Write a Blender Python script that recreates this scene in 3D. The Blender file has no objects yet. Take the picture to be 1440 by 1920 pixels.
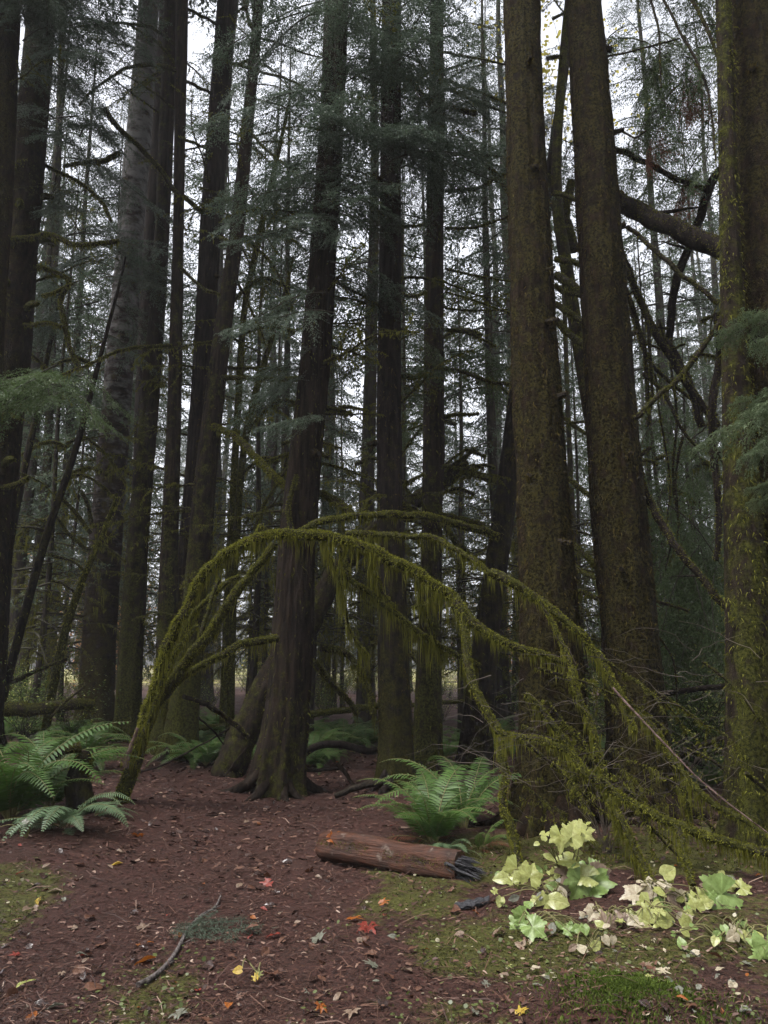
import bpy, math, random
import numpy as np
from mathutils import Vector, Matrix

# ------------------------------------------------------------------ camera, sky, sun, exposure
HAZE = 0.0009
SC = bpy.context.scene
COL = SC.collection
F = 1420.0                      # focal length in pixels of the 1440 x 1920 photograph
PITCH = math.radians(11.2)
CAMZ = 1.55
cam = bpy.data.cameras.new('camera')
cam.sensor_fit = 'VERTICAL'; cam.sensor_height = 36.0; cam.lens = F/1920*36.0
cam.clip_start = 0.05; cam.clip_end = 1000
camo = bpy.data.objects.new('camera', cam); COL.objects.link(camo)
camo.location = (0, 0, CAMZ); camo.rotation_euler = (math.pi/2 + PITCH, 0, 0)
SC.camera = camo

SUN_EL, SUN_AZ = math.radians(67), math.radians(238)
world = bpy.data.worlds.new('World'); SC.world = world; world.use_nodes = True
wn = world.node_tree.nodes; wl = world.node_tree.links
for n in list(wn): wn.remove(n)
sky = wn.new('ShaderNodeTexSky'); sky.sky_type = 'NISHITA'; sky.sun_disc = False
sky.sun_elevation = SUN_EL; sky.sun_rotation = SUN_AZ
sky.air_density = 1.0; sky.dust_density = 4.0; sky.ozone_density = 1.0
hs = wn.new('ShaderNodeHueSaturation'); hs.inputs['Saturation'].default_value = 0.16
tint = wn.new('ShaderNodeMixRGB'); tint.blend_type = 'MULTIPLY'; tint.inputs[0].default_value = 1
tint.inputs[2].default_value = (0.96, 0.965, 1.0, 1)
bgn = wn.new('ShaderNodeBackground'); bgn.inputs['Strength'].default_value = 0.12
wo = wn.new('ShaderNodeOutputWorld')
wl.new(sky.outputs[0], hs.inputs['Color']); wl.new(hs.outputs[0], tint.inputs[1])
wl.new(tint.outputs[0], bgn.inputs['Color']); wl.new(bgn.outputs[0], wo.inputs['Surface'])

sl = bpy.data.lights.new('sun', 'SUN'); sl.energy = 0.85; sl.angle = math.radians(16); sl.color = (1.0, 0.97, 0.92)
so = bpy.data.objects.new('sun', sl); COL.objects.link(so); so.location = (0, 0, 60)
d = Vector((math.sin(SUN_AZ)*math.cos(SUN_EL), math.cos(SUN_AZ)*math.cos(SUN_EL), math.sin(SUN_EL)))
so.rotation_euler = d.to_track_quat('Z', 'Y').to_euler()

SC.view_settings.view_transform = 'Standard'; SC.view_settings.look = 'None'
SC.view_settings.gamma = 1; SC.view_settings.use_curve_mapping = False
SC.view_settings.exposure = 1.95
SC.render.engine = 'CYCLES'
cy = SC.cycles
cy.max_bounces = 5; cy.diffuse_bounces = 3; cy.glossy_bounces = 2; cy.transmission_bounces = 2
cy.volume_bounces = 1; cy.transparent_max_bounces = 6; cy.caustics_reflective = False; cy.caustics_refractive = False
cy.use_denoising = True

# ------------------------------------------------------------------ helpers
R0 = np.random.default_rng(7)
cp, sp = math.cos(PITCH), math.sin(PITCH)
FWD = np.array((0, cp, sp))

def at(px, py, Y):
    """the point on the vertical plane at distance Y that the photograph shows at pixel px, py"""
    xr = (px-720)/F; yr = -(py-960)/F
    d = np.array((xr, cp - yr*sp, sp + yr*cp))
    return np.array((0, 0, CAMZ)) + d*(Y/d[1])

def rad(w, P):
    return 0.5*w*float(np.dot(np.asarray(P)-np.array((0, 0, CAMZ)), FWD))/F

def sstep(a, b, x):
    t = np.clip((x-a)/(b-a), 0, 1); return t*t*(3-2*t)

def _hash(i, j, k):
    n = (i*374761393 + j*668265263 + k*2147483647) & 0xffffffff
    n = ((n ^ (n >> 13))*1274126177) & 0xffffffff
    n = n ^ (n >> 16)
    return (n & 0xffff)/65535.0

def vnoise(x, y, z):
    x, y, z = np.broadcast_arrays(np.asarray(x, float), np.asarray(y, float), np.asarray(z, float))
    xi, yi, zi = np.floor(x).astype(np.int64), np.floor(y).astype(np.int64), np.floor(z).astype(np.int64)
    u, v, w = x-xi, y-yi, z-zi
    u = u*u*(3-2*u); v = v*v*(3-2*v); w = w*w*(3-2*w)
    r = 0
    for a in (0, 1):
        for b in (0, 1):
            for c in (0, 1):
                r = r + (u if a else 1-u)*(v if b else 1-v)*(w if c else 1-w)*_hash(xi+a, yi+b, zi+c)
    return r*2-1

def fbm(x, y, z, o=3):
    r = 0; a = 1; s = 0
    for i in range(o):
        r = r + a*vnoise(np.asarray(x)*2**i+i*17.3, np.asarray(y)*2**i+i*5.1, np.asarray(z)*2**i-i*9.7); s += a; a *= .5
    return r/s

def gh(x, y):
    """height of the ground"""
    x = np.asarray(x, float); y = np.asarray(y, float)
    h = 0.07*fbm(x*.45, y*.45, 0.5, 2) + 0.016*fbm(x*2.3, y*2.3, 3.3, 2)
    h = h + 0.22*sstep(9, 16, y)*sstep(1.0, -5, x)
    h = h + 0.10*sstep(-1.6, -2.9, x)*sstep(5, 6.5, y)*sstep(13, 9, y)
    h = h + 0.10*sstep(0.9, 2.6, x)*sstep(4.2, 6.2, y)
    h = h + 0.13*np.exp(-(((x-1.05)/.42)**2 + ((y-3.75)/.30)**2))
    h = h - 0.03*path_mask(x, y)
    h = h + 0.5*sstep(40, 120, y)*fbm(x*.05, y*.05, 8.1, 2)
    return h

def path_mask(x, y):
    # the trodden path: comes from the lower left and passes left of the big fluted tree
    cx = np.interp(y, [2.0, 4.0, 5.5, 7.5, 9.2, 12, 20], [-1.5, -1.27, -0.95, -0.74, -1.0, -0.2, 0.8])
    hw = np.interp(y, [2.0, 4.0, 5.5, 7.5, 9.2, 12, 20], [1.05, 0.95, 0.82, 0.70, 0.7, 0.6, 0.5])
    return sstep(1.15, 0.75, np.abs(x-cx)/hw + 0.18*fbm(x*1.7, y*1.7, 2.2, 2))

class G:
    """collects vertices and faces of one mesh"""
    def __init__(s): s.V = []; s.F = []; s.v = []; s.n = 0
    def add(s, V, Fc, mi=0, var=0.5):
        V = np.asarray(V, float); Fc = np.asarray(Fc, np.int64)
        if len(V) == 0 or len(Fc) == 0: return
        s.V.append(V); s.F.append((Fc+s.n, mi)); s.n += len(V)
        s.v.append(np.full(len(V), var) if np.isscalar(var) else np.asarray(var, float))
    def addg(s, g, M=None, mi=None, dvar=0.0):
        if not g.V: return
        V = np.concatenate(g.V)
        if M is not None:
            M = np.asarray(M); V = V @ M[:3, :3].T + M[:3, 3]
        for Fc, m in g.F: s.F.append((Fc+s.n, m if mi is None else mi))
        s.V.append(V); s.v.append(np.concatenate(g.v)+dvar); s.n += len(V)
    def mesh(s, name, mats, off=(0, 0, 0), smooth=True):
        V = np.concatenate(s.V) - np.asarray(off, float)
        me = bpy.data.meshes.new(name)
        me.vertices.add(len(V)); me.vertices.foreach_set('co', V.ravel())
        loops = np.concatenate([f.ravel() for f, m in s.F])
        tot = np.concatenate([np.full(len(f), f.shape[1]) for f, m in s.F])
        mi = np.concatenate([np.full(len(f), m) for f, m in s.F])
        st = np.concatenate([[0], np.cumsum(tot)[:-1]])
        me.loops.add(len(loops)); me.loops.foreach_set('vertex_index', loops.astype(np.int32))
        me.polygons.add(len(tot)); me.polygons.foreach_set('loop_start', st.astype(np.int32))
        me.polygons.foreach_set('material_index', mi.astype(np.int32))
        me.polygons.foreach_set('use_smooth', np.full(len(tot), smooth))
        me.update(calc_edges=True)
        a = me.attributes.new('var', 'FLOAT', 'POINT'); a.data.foreach_set('value', np.concatenate(s.v).astype(np.float32))
        for m in (mats if isinstance(mats, (list, tuple)) else [mats]): me.materials.append(m)
        return me
    def build(s, name, mats, parent=None, smooth=True, kind=None):
        off = parent.matrix_off if isinstance(parent, T) else ((0, 0, 0) if parent is None else parent.location)
        o = bpy.data.objects.new(name, s.mesh(name, mats, off, smooth)); COL.objects.link(o)
        if parent is not None: o.parent = parent
        if kind: o['kind'] = kind
        return o
class T: pass

def tag(o, label=None, cat=None, group=None, kind=None):
    if label: o['label'] = label
    if cat: o['category'] = cat
    if group: o['group'] = group
    if kind: o['kind'] = kind
    return o

def thing(name, label, cat, loc, group=None, rz=0):
    o = bpy.data.objects.new(name, None); COL.objects.link(o); o.empty_display_size = .2
    o.location = [float(c) for c in loc]; o.rotation_euler = (0, 0, rz)
    return tag(o, label, cat, group)

def inst(name, me, parent=None, loc=(0, 0, 0), rot=(0, 0, 0), sc=1.0):
    """a part or thing from shared mesh data; loc is a world point, the parent is unrotated"""
    o = bpy.data.objects.new(name, me); COL.objects.link(o)
    l = Vector([float(c) for c in loc])
    if parent is not None: o.parent = parent; l = l - parent.location
    o.location = l; o.rotation_euler = rot
    o.scale = (sc, sc, sc) if np.isscalar(sc) else sc
    return o

def resample(P, Rr, step):
    P = np.asarray(P, float); Rr = np.asarray(Rr, float)
    n = len(P)
    if n < 3:
        k = max(2, int(np.linalg.norm(P[-1]-P[0])/step)+1); t = np.linspace(0, 1, k)[:, None]
        return P[0]*(1-t)+P[-1]*t, np.interp(t[:, 0], np.linspace(0, 1, n), Rr)
    Q = np.vstack([2*P[0]-P[1], P, 2*P[-1]-P[-2]]); out = []; ro = []
    for i in range(n-1):
        a, b, c, d_ = Q[i], Q[i+1], Q[i+2], Q[i+3]
        k = max(2, int(np.ceil(np.linalg.norm(c-b)/step)))
        for t in np.arange(k)/k:
            out.append(.5*((2*b)+(c-a)*t+(2*a-5*b+4*c-d_)*t*t+(3*b-3*c+d_-a)*t**3)); ro.append(Rr[i]*(1-t)+Rr[i+1]*t)
    out.append(P[-1]); ro.append(Rr[-1])
    return np.array(out), np.array(ro)

def frames(P):
    Tn = np.gradient(P, axis=0); Tn /= np.linalg.norm(Tn, axis=1)[:, None]+1e-9
    u = np.cross(Tn[0], (0, 0, 1.0))
    if np.linalg.norm(u) < .1: u = np.cross(Tn[0], (0, 1.0, 0))
    u /= np.linalg.norm(u); U = []
    for t in Tn:
        u = u - t*np.dot(u, t); u = u/(np.linalg.norm(u)+1e-9); U.append(u)
    U = np.array(U); W = np.cross(Tn, U)
    return Tn, U, W

def tube(P, Rr, segs=8, amp=0.0, fr=3.0, seed=0.0, cap=True, stretch=0.35, var=0.5):
    P = np.asarray(P); n = len(P); Tn, U, W = frames(P)
    th = np.arange(segs)/segs*2*np.pi
    rr = np.repeat(np.asarray(Rr)[:, None], segs, 1)
    if amp:
        s = np.concatenate([[0], np.cumsum(np.linalg.norm(np.diff(P, axis=0), axis=1))])
        rr = rr*(1+amp*fbm(np.cos(th)[None]*1.6+seed, np.sin(th)[None]*1.6+seed*.7, (s*fr*stretch/ .35)[:, None]+seed, 3))
    V = P[:, None]+rr[..., None]*(np.cos(th)[None, :, None]*U[:, None]+np.sin(th)[None, :, None]*W[:, None])
    V = V.reshape(-1, 3)
    i = np.arange(n-1)[:, None]*segs; j = np.arange(segs)[None]; j2 = (j+1) % segs
    Q = np.stack([i+j, i+j2, i+segs+j2, i+segs+j], -1).reshape(-1, 4)
    g = G(); g.add(V, Q, 0, var)
    if cap:
        for e, b in ((0, 0), (n-1, (n-1)*segs)):
            c = np.vstack([V[b:b+segs], P[e]]); k = np.arange(segs)
            g.add(c, np.stack([k, (k+1) % segs, np.full(segs, segs)], -1), 0, var)
    return g

def strands(B, D, L, Wd, sag=0.5, rng=R0, mi=0, var=None):
    """tapered two-segment strips: moss, needles, blades"""
    B = np.asarray(B, float); D = np.asarray(D, float); N = len(B)
    g = G()
    if N == 0: return g
    D = D/(np.linalg.norm(D, axis=1)[:, None]+1e-9)
    S = np.cross(D, rng.normal(size=(N, 3))); S /= np.linalg.norm(S, axis=1)[:, None]+1e-9
    L = np.broadcast_to(L, N)[:, None]; w = np.broadcast_to(Wd, N)[:, None]*.5
    dn = np.array((0, 0, -1.0))
    m = B+D*L*.5+dn*L*sag*.15; t = m+(D*(1-sag)+dn*sag)*L*.55
    V = np.stack([B-S*w, B+S*w, m+S*w*.7, m-S*w*.7, t], 1).reshape(-1, 3)
    k = np.arange(N)[:, None]*5
    v = np.repeat(rng.random(N) if var is None else np.broadcast_to(var, N), 5)
    g.add(V, np.concatenate([k+np.array([[0, 1, 2]]), k+np.array([[0, 2, 3]]), k+np.array([[3, 2, 4]])]), mi, v)
    return g

def moss_on(P, Rr, n_fuzz, fz, n_hang, hl, rng, w=0.008, mi=0, topbias=0.6, clump=0.0, thick=1.0):
    """moss fuzz round a tube and strands hanging from its underside"""
    P = np.asarray(P); Tn, U, W = frames(P); g = G(); n = len(P)
    if n_fuzz:
        i = rng.integers(0, n-1, n_fuzz); f = rng.random(n_fuzz)[:, None]
        th = rng.random(n_fuzz)*2*np.pi
        N = np.cos(th)[:, None]*U[i]+np.sin(th)[:, None]*W[i]
        keep = rng.random(n_fuzz) < np.clip(1-topbias*.5+topbias*N[:, 2], .12, 1)
        i, f, N = i[keep], f[keep], N[keep]
        C = P[i]*(1-f)+P[i+1]*f
        if clump: 
            kk = fbm(C[:, 0]*5, C[:, 1]*5, C[:, 2]*5, 2) > clump-1
            i, f, N, C = i[kk], f[kk], N[kk], C[kk]
        dd = N+rng.normal(size=N.shape)*.5
        g.addg(strands(C+N*Rr[i][:, None]*.92, dd, fz*rng.uniform(.5, 1.4, len(C)), w*rng.uniform(.7, 1.4, len(C)), .35, rng, mi))
    if n_hang:
        nc = max(1, n_hang//7); i = rng.integers(0, n-1, nc); f = rng.random(nc)[:, None]
        C = P[i]*(1-f)+P[i+1]*f
        q = .5+.5*fbm(C[:, 0]*5, C[:, 1]*5, C[:, 2]*5+3, 2)
        L = hl*rng.uniform(.12, 1, nc)**1.8*(.15+1.9*np.clip(q, 0, 1)**1.5)
        lat = rng.normal(size=(nc, 3))*Rr[i][:, None]*.5-np.array((0, 0, .4))*Rr[i][:, None]
        k = np.repeat(np.arange(nc), 7); m = len(k); sp_ = np.minimum(.02, L[k]*.3)[:, None]
        j = rng.normal(size=(m, 3))*sp_*np.array((1, 1, .4))
        Ls = L[k]*rng.uniform(.3, 1.1, m); dd = np.array((0, 0, -1.0))-j/np.maximum(Ls[:, None], .02)*.6+rng.normal(size=(m, 3))*.12
        g.addg(strands(C[k]+lat[k]+j, dd, Ls, w*rng.uniform(.5, 1.3, m), .85, rng, mi))
    return g

def rotm(az, pitch, roll=0.0, sc=1.0, loc=(0, 0, 0)):
    M = Matrix.Translation(loc) @ Matrix.Rotation(az, 4, 'Z') @ Matrix.Rotation(-pitch, 4, 'Y') @ Matrix.Rotation(roll, 4, 'X') @ Matrix.Scale(sc, 4)
    return np.array(M)

# ------------------------------------------------------------------ materials
def nodes(name):
    m = bpy.data.materials.new(name); m.use_nodes = True; nt = m.node_tree
    for n in list(nt.nodes): nt.nodes.remove(n)
    return m, nt
def nd(nt, t, **kw):
    n = nt.nodes.new(t)
    for k, v in kw.items():
        if k.startswith('i_'):
            key = k[2:]; key = int(key) if key.isdigit() else key.replace('_', ' ')
            s = n.inputs[key]
            if hasattr(v, 'links') or isinstance(v, bpy.types.NodeSocket): nt.links.new(v, s)
            else: s.default_value = v
        else: setattr(n, k, v)
    return n
def c4(c): return (c[0], c[1], c[2], 1)
def mixc(nt, f, a, b, mode='MIX'):
    n = nt.nodes.new('ShaderNodeMixRGB'); n.blend_type = mode
    for s, v in ((0, f), (1, a), (2, b)):
        if isinstance(v, bpy.types.NodeSocket): nt.links.new(v, n.inputs[s])
        else: n.inputs[s].default_value = v if s == 0 else c4(v)
    return n.outputs[0]
def math_(nt, op, a, b=0.0, clamp=False):
    n = nt.nodes.new('ShaderNodeMath'); n.operation = op; n.use_clamp = clamp
    for s, v in ((0, a), (1, b)):
        if isinstance(v, bpy.types.NodeSocket): nt.links.new(v, n.inputs[s])
        else: n.inputs[s].default_value = v
    return n.outputs[0]
def attr(nt, name='var'):
    n = nt.nodes.new('ShaderNodeAttribute'); n.attribute_name = name; return n.outputs['Fac']
def noise(nt, vec, scale, detail=4, rough=.6):
    return nd(nt, 'ShaderNodeTexNoise', i_Vector=vec, i_Scale=scale, i_Detail=detail, i_Roughness=rough).outputs[0]
def scaled(nt, vec, s):
    return nd(nt, 'ShaderNodeVectorMath', operation='MULTIPLY', i_0=vec, i_1=s).outputs[0]
def finish(nt, col, rough=.8, bump=None, bs=.4, bd=.01, spec=.3, trans=0.0):
    p = nd(nt, 'ShaderNodeBsdfPrincipled')
    for k, v in (('Base Color', col), ('Roughness', rough), ('Specular IOR Level', spec)):
        if isinstance(v, bpy.types.NodeSocket): nt.links.new(v, p.inputs[k])
        else: p.inputs[k].default_value = c4(v) if k == 'Base Color' else v
    if bump is not None:
        b = nd(nt, 'ShaderNodeBump', i_Height=bump, i_Strength=bs, i_Distance=bd); nt.links.new(b.outputs[0], p.inputs['Normal'])
    out = nd(nt, 'ShaderNodeOutputMaterial'); sh = p.outputs[0]
    if trans:
        t = nd(nt, 'ShaderNodeBsdfTranslucent')
        if isinstance(col, bpy.types.NodeSocket): nt.links.new(col, t.inputs[0])
        else: t.inputs[0].default_value = c4(col)
        mx = nd(nt, 'ShaderNodeMixShader', i_0=trans, i_1=sh, i_2=t.outputs[0]); sh = mx.outputs[0]
    nt.links.new(sh, out.inputs[0])

def bark_mat(name, dark, light, moss, moss2, sz=0.12, sc=22, lichen=0.0, band=0.0, wet=.85, spec=.05, bs=.7):
    """furrowed bark; the var attribute of the mesh says how mossy each spot is"""
    m, nt = nodes(name)
    pos = nd(nt, 'ShaderNodeNewGeometry').outputs['Position']
    n1 = noise(nt, scaled(nt, pos, (1, 1, sz)), sc, 5, .65)
    n2 = noise(nt, pos, 7.0, 4, .6); n3 = noise(nt, pos, 36.0, 5, .72)
    f1 = nd(nt, 'ShaderNodeMapRange', i_0=n1, i_1=.36, i_2=.66).outputs[0]
    col = mixc(nt, f1, dark, light)
    if band:
        nb = noise(nt, scaled(nt, pos, (.6, .6, 9)), 4.0, 3, .6)
        fb = nd(nt, 'ShaderNodeMapRange', i_0=nb, i_1=.50, i_2=.60).outputs[0]
        col = mixc(nt, math_(nt, 'MULTIPLY', fb, band), col, tuple(c*.45 for c in dark))
    if lichen:
        nl = noise(nt, scaled(nt, pos, (1, 1, 1.8)), 3.3, 5, .62)
        z = nd(nt, 'ShaderNodeSeparateXYZ', i_0=pos).outputs[2]
        up = nd(nt, 'ShaderNodeMapRange', i_0=z, i_1=2.0, i_2=13.0, i_3=-.12, i_4=.13).outputs[0]
        fl = nd(nt, 'ShaderNodeMapRange', i_0=math_(nt, 'ADD', nl, up), i_1=.46, i_2=.66).outputs[0]
        col = mixc(nt, math_(nt, 'MULTIPLY', fl, lichen), col, (.34, .34, .33))
    a = attr(nt)
    mf = math_(nt, 'ADD', math_(nt, 'MULTIPLY', math_(nt, 'SUBTRACT', n2, .5), 2.2), a)
    mf = nd(nt, 'ShaderNodeMapRange', i_0=mf, i_1=.35, i_2=.75).outputs[0]
    mc = mixc(nt, nd(nt, 'ShaderNodeMapRange', i_0=n3, i_1=.56, i_2=.42).outputs[0], moss, moss2)
    col = mixc(nt, mf, col, mc)
    h = math_(nt, 'ADD', n1, math_(nt, 'MULTIPLY', n3, .9))
    finish(nt, col, wet, h, bs, .03, spec)
    return m

def leafy(name, c1, c2, rough=.5, spec=.4, trans=.3, c3=None, rnd=.35, mottle=0):
    """needles, leaves, moss strands: colour runs with the var attribute, a little by object"""
    m, nt = nodes(name)
    a = attr(nt)
    oi = nd(nt, 'ShaderNodeObjectInfo').outputs['Random']
    f = math_(nt, 'ADD', math_(nt, 'MULTIPLY', a, 1-rnd), math_(nt, 'MULTIPLY', oi, rnd), True)
    col = mixc(nt, f, c1, c2)
    if c3 is not None:
        col = mixc(nt, nd(nt, 'ShaderNodeMapRange', i_0=a, i_1=.86, i_2=.9).outputs[0], col, c3)
    if mottle:
        pos = nd(nt, 'ShaderNodeTexCoord').outputs['Object']
        mo = nd(nt, 'ShaderNodeMapRange', i_0=noise(nt, pos, 5.0, 5, .7), i_1=.3, i_2=.7).outputs[0]
        col = mixc(nt, math_(nt, 'MULTIPLY', mo, mottle), col, tuple(c*f for c, f in zip(c1, (.55, .42, .35))))
    finish(nt, col, rough, None, spec=spec, trans=trans)
    return m

MOSS, MOSS2 = (.085, .088, .018), (.035, .038, .010)
M = {}
M['moss'] = leafy('hanging_moss', (.034, .036, .009), (.165, .165, .028), .8, .04, .35)
M['moss_bright'] = leafy('arch_moss', (.050, .052, .010), (.22, .22, .034), .8, .04, .35)
M['moss_rust'] = leafy('rusty_moss', (.016, .011, .005), (.095, .075, .020), .85, .04, .2)
M['bark_dark'] = bark_mat('dark_bark', (.007, .0055, .005), (.028, .021, .018), (.040, .038, .010), (.02, .019, .006))
M['bark_mossy'] = bark_mat('mossy_bark', (.008, .006, .005), (.032, .023, .017), (.056, .057, .012), (.016, .017, .005))
M['bark_rust'] = bark_mat('rusty_bark', (.007, .005, .0035), (.030, .019, .012), (.042, .036, .011), (.008, .006, .0035), sz=.35, sc=18, bs=1.0)
M['bark_alder'] = bark_mat('banded_bark', (.012, .009, .0075), (.040, .029, .025), (.042, .037, .011), (.025, .019, .008), sz=2.2, sc=7, lichen=.28, band=.8)
M['bark_branch'] = bark_mat('branch_bark', (.012, .010, .008), (.045, .036, .027), (.052, .053, .013), (.018, .018, .006), sz=1, sc=18)
M['bark_far'] = bark_mat('far_bark', (.016, .013, .011), (.045, .038, .032), (.06, .06, .018), (.03, .03, .01), sz=.2, sc=9)
M['twig'] = leafy('bare_twig', (.030, .024, .018), (.15, .12, .095), .7, .25, 0)
M['stick_pale'] = bark_mat('pale_stick', (.06, .038, .034), (.17, .115, .105), MOSS, MOSS2, sz=1, sc=14)
M['twig_dark'] = leafy('dark_twig', (.016, .013, .010), (.045, .040, .022), .8, .2, 0)
M['needle'] = leafy('hemlock_needle', (.040, .058, .040), (.100, .132, .090), .45, .15, .3)
M['needle_far'] = leafy('far_needle', (.030, .045, .026), (.075, .105, .060), .55, .15, .3)
M['needle_light'] = leafy('light_hemlock_needle', (.045, .074, .027), (.095, .135, .05), .45, .2, .35)
M['cedar'] = leafy('cedar_scale_leaf', (.062, .092, .048), (.15, .19, .105), .45, .2, .3)
M['cedar_dark'] = leafy('dark_cedar_leaf', (.034, .056, .020), (.078, .112, .038), .45, .15, .35)
M['dead_cedar'] = leafy('dead_cedar_leaf', (.10, .035, .02), (.22, .085, .045), .7, .2, .3)
M['yellow_leaf'] = leafy('yellowing_leaf', (.28, .25, .03), (.42, .36, .08), .6, .3, .5)
M['orange_far'] = leafy('autumn_leaf', (.40, .16, .05), (.55, .33, .14), .6, .3, .5)
M['shrub_leaf'] = leafy('shrub_leaf', (.04, .07, .014), (.11, .16, .03), .4, .15, .45, (.38, .40, .12))
M['fern'] = leafy('fern_leaf', (.032, .070, .014), (.095, .175, .036), .5, .35, .35)
M['fern_pale'] = leafy('pale_fern_leaf', (.075, .13, .06), (.16, .235, .125), .45, .4, .3)
M['fern_brown'] = leafy('dead_fern_leaf', (.085, .03, .018), (.19, .075, .04), .75, .2, .25)
M['stem'] = leafy('leaf_stem', (.09, .085, .03), (.19, .17, .07), .6, .3, .1)

# ------------------------------------------------------------------ ground
def moss_mask(x, y):
    """where low moss covers the soil: right of the path and along its left bank"""
    p = path_mask(x, y)
    n = fbm(x*1.1, y*1.1, 5.5, 3)
    right = sstep(-0.75, 0.35, x+.3*n)*sstep(8.5, 6.2, y)
    left = sstep(-1.9, -2.35, x+.2*n)*sstep(7.2, 5.6, y)
    bands = .55*np.exp(-((x+1.15)/.35)**2)*sstep(4.9, 4.2, y)*sstep(3.0, 3.8, y)
    return np.clip((right+left)*(1-.85*p)*(.50+1.5*n)+bands*(.4+n), 0, 1)

def build_ground():
    ys = [1.0]; 
    while ys[-1] < 148: ys.append(ys[-1]+max(.045, .0085*ys[-1]))
    xp = [0.0]
    while xp[-1] < 148: xp.append(xp[-1]+(0.055 if xp[-1] < 4 else .055+.06*(xp[-1]-4)))
    ys = np.array([-60, -30, -15, -8, -4, -2, -.5]+ys); xs = np.array([-v for v in xp[:0:-1]]+xp)
    X, Y = np.meshgrid(xs, ys); Z = gh(X, Y)
    near = sstep(16, 8, Y)*sstep(7, 4, np.abs(X))
    Z = Z+near*(.010*fbm(X*9, Y*9, 1.2, 3)+.010*(1-path_mask(X, Y))*fbm(X*5, Y*5, 4.2, 3))
    V = np.stack([X, Y, Z], -1).reshape(-1, 3); ny, nx = X.shape
    i = np.arange(ny-1)[:, None]*nx+np.arange(nx-1)[None]
    g = G(); g.add(V, np.stack([i, i+1, i+nx+1, i+nx], -1).reshape(-1, 4), 0, moss_mask(X, Y).ravel())
    m, nt = nodes('forest_soil')
    pos = nd(nt, 'ShaderNodeNewGeometry').outputs['Position']
    n1 = noise(nt, pos, 45, 6, .75); n2 = noise(nt, pos, 3.0, 5, .65); n3 = noise(nt, pos, 160, 3, .7)
    duff = mixc(nt, nd(nt, 'ShaderNodeMapRange', i_0=n1, i_1=.35, i_2=.68).outputs[0], (.011, .0055, .0045), (.098, .043, .034))
    duff = mixc(nt, nd(nt, 'ShaderNodeMapRange', i_0=n2, i_1=.35, i_2=.7).outputs[0], duff, mixc(nt, .5, duff, (.035, .022, .016)))
    pale = nd(nt, 'ShaderNodeMapRange', i_0=n3, i_1=.66, i_2=.74).outputs[0]
    duff = mixc(nt, math_(nt, 'MULTIPLY', pale, .5), duff, (.13, .085, .06))
    mo = mixc(nt, nd(nt, 'ShaderNodeMapRange', i_0=n1, i_1=.35, i_2=.7).outputs[0], (.020, .019, .006), (.110, .110, .026))
    a = attr(nt)
    mf = math_(nt, 'ADD', math_(nt, 'MULTIPLY', a, 1.25), math_(nt, 'MULTIPLY', math_(nt, 'SUBTRACT', noise(nt, pos, 11, 5, .7), .5), 1.6))
    mf = nd(nt, 'ShaderNodeMapRange', i_0=mf, i_1=.34, i_2=.62).outputs[0]
    col = mixc(nt, mf, duff, mo)
    y = nd(nt, 'ShaderNodeSeparateXYZ', i_0=pos).outputs[1]
    ff = nd(nt, 'ShaderNodeMapRange', i_0=y, i_1=38.0, i_2=52.0).outputs[0]
    ff = math_(nt, 'MULTIPLY', ff, nd(nt, 'ShaderNodeMapRange', i_0=noise(nt, pos, .22, 3, .6), i_1=.38, i_2=.55).outputs[0])
    grass = mixc(nt, n2, (.16, .17, .04), (.34, .30, .11))
    col = mixc(nt, ff, col, grass)
    rough = nd(nt, 'ShaderNodeMapRange', i_0=n2, i_1=.3, i_2=.7, i_3=.5, i_4=.9).outputs[0]
    finish(nt, col, rough, math_(nt, 'ADD', n1, math_(nt, 'MULTIPLY', n3, .4)), .9, .02, .14)
    o = g.build('ground', m); tag(o, kind='structure')
build_ground()

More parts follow.
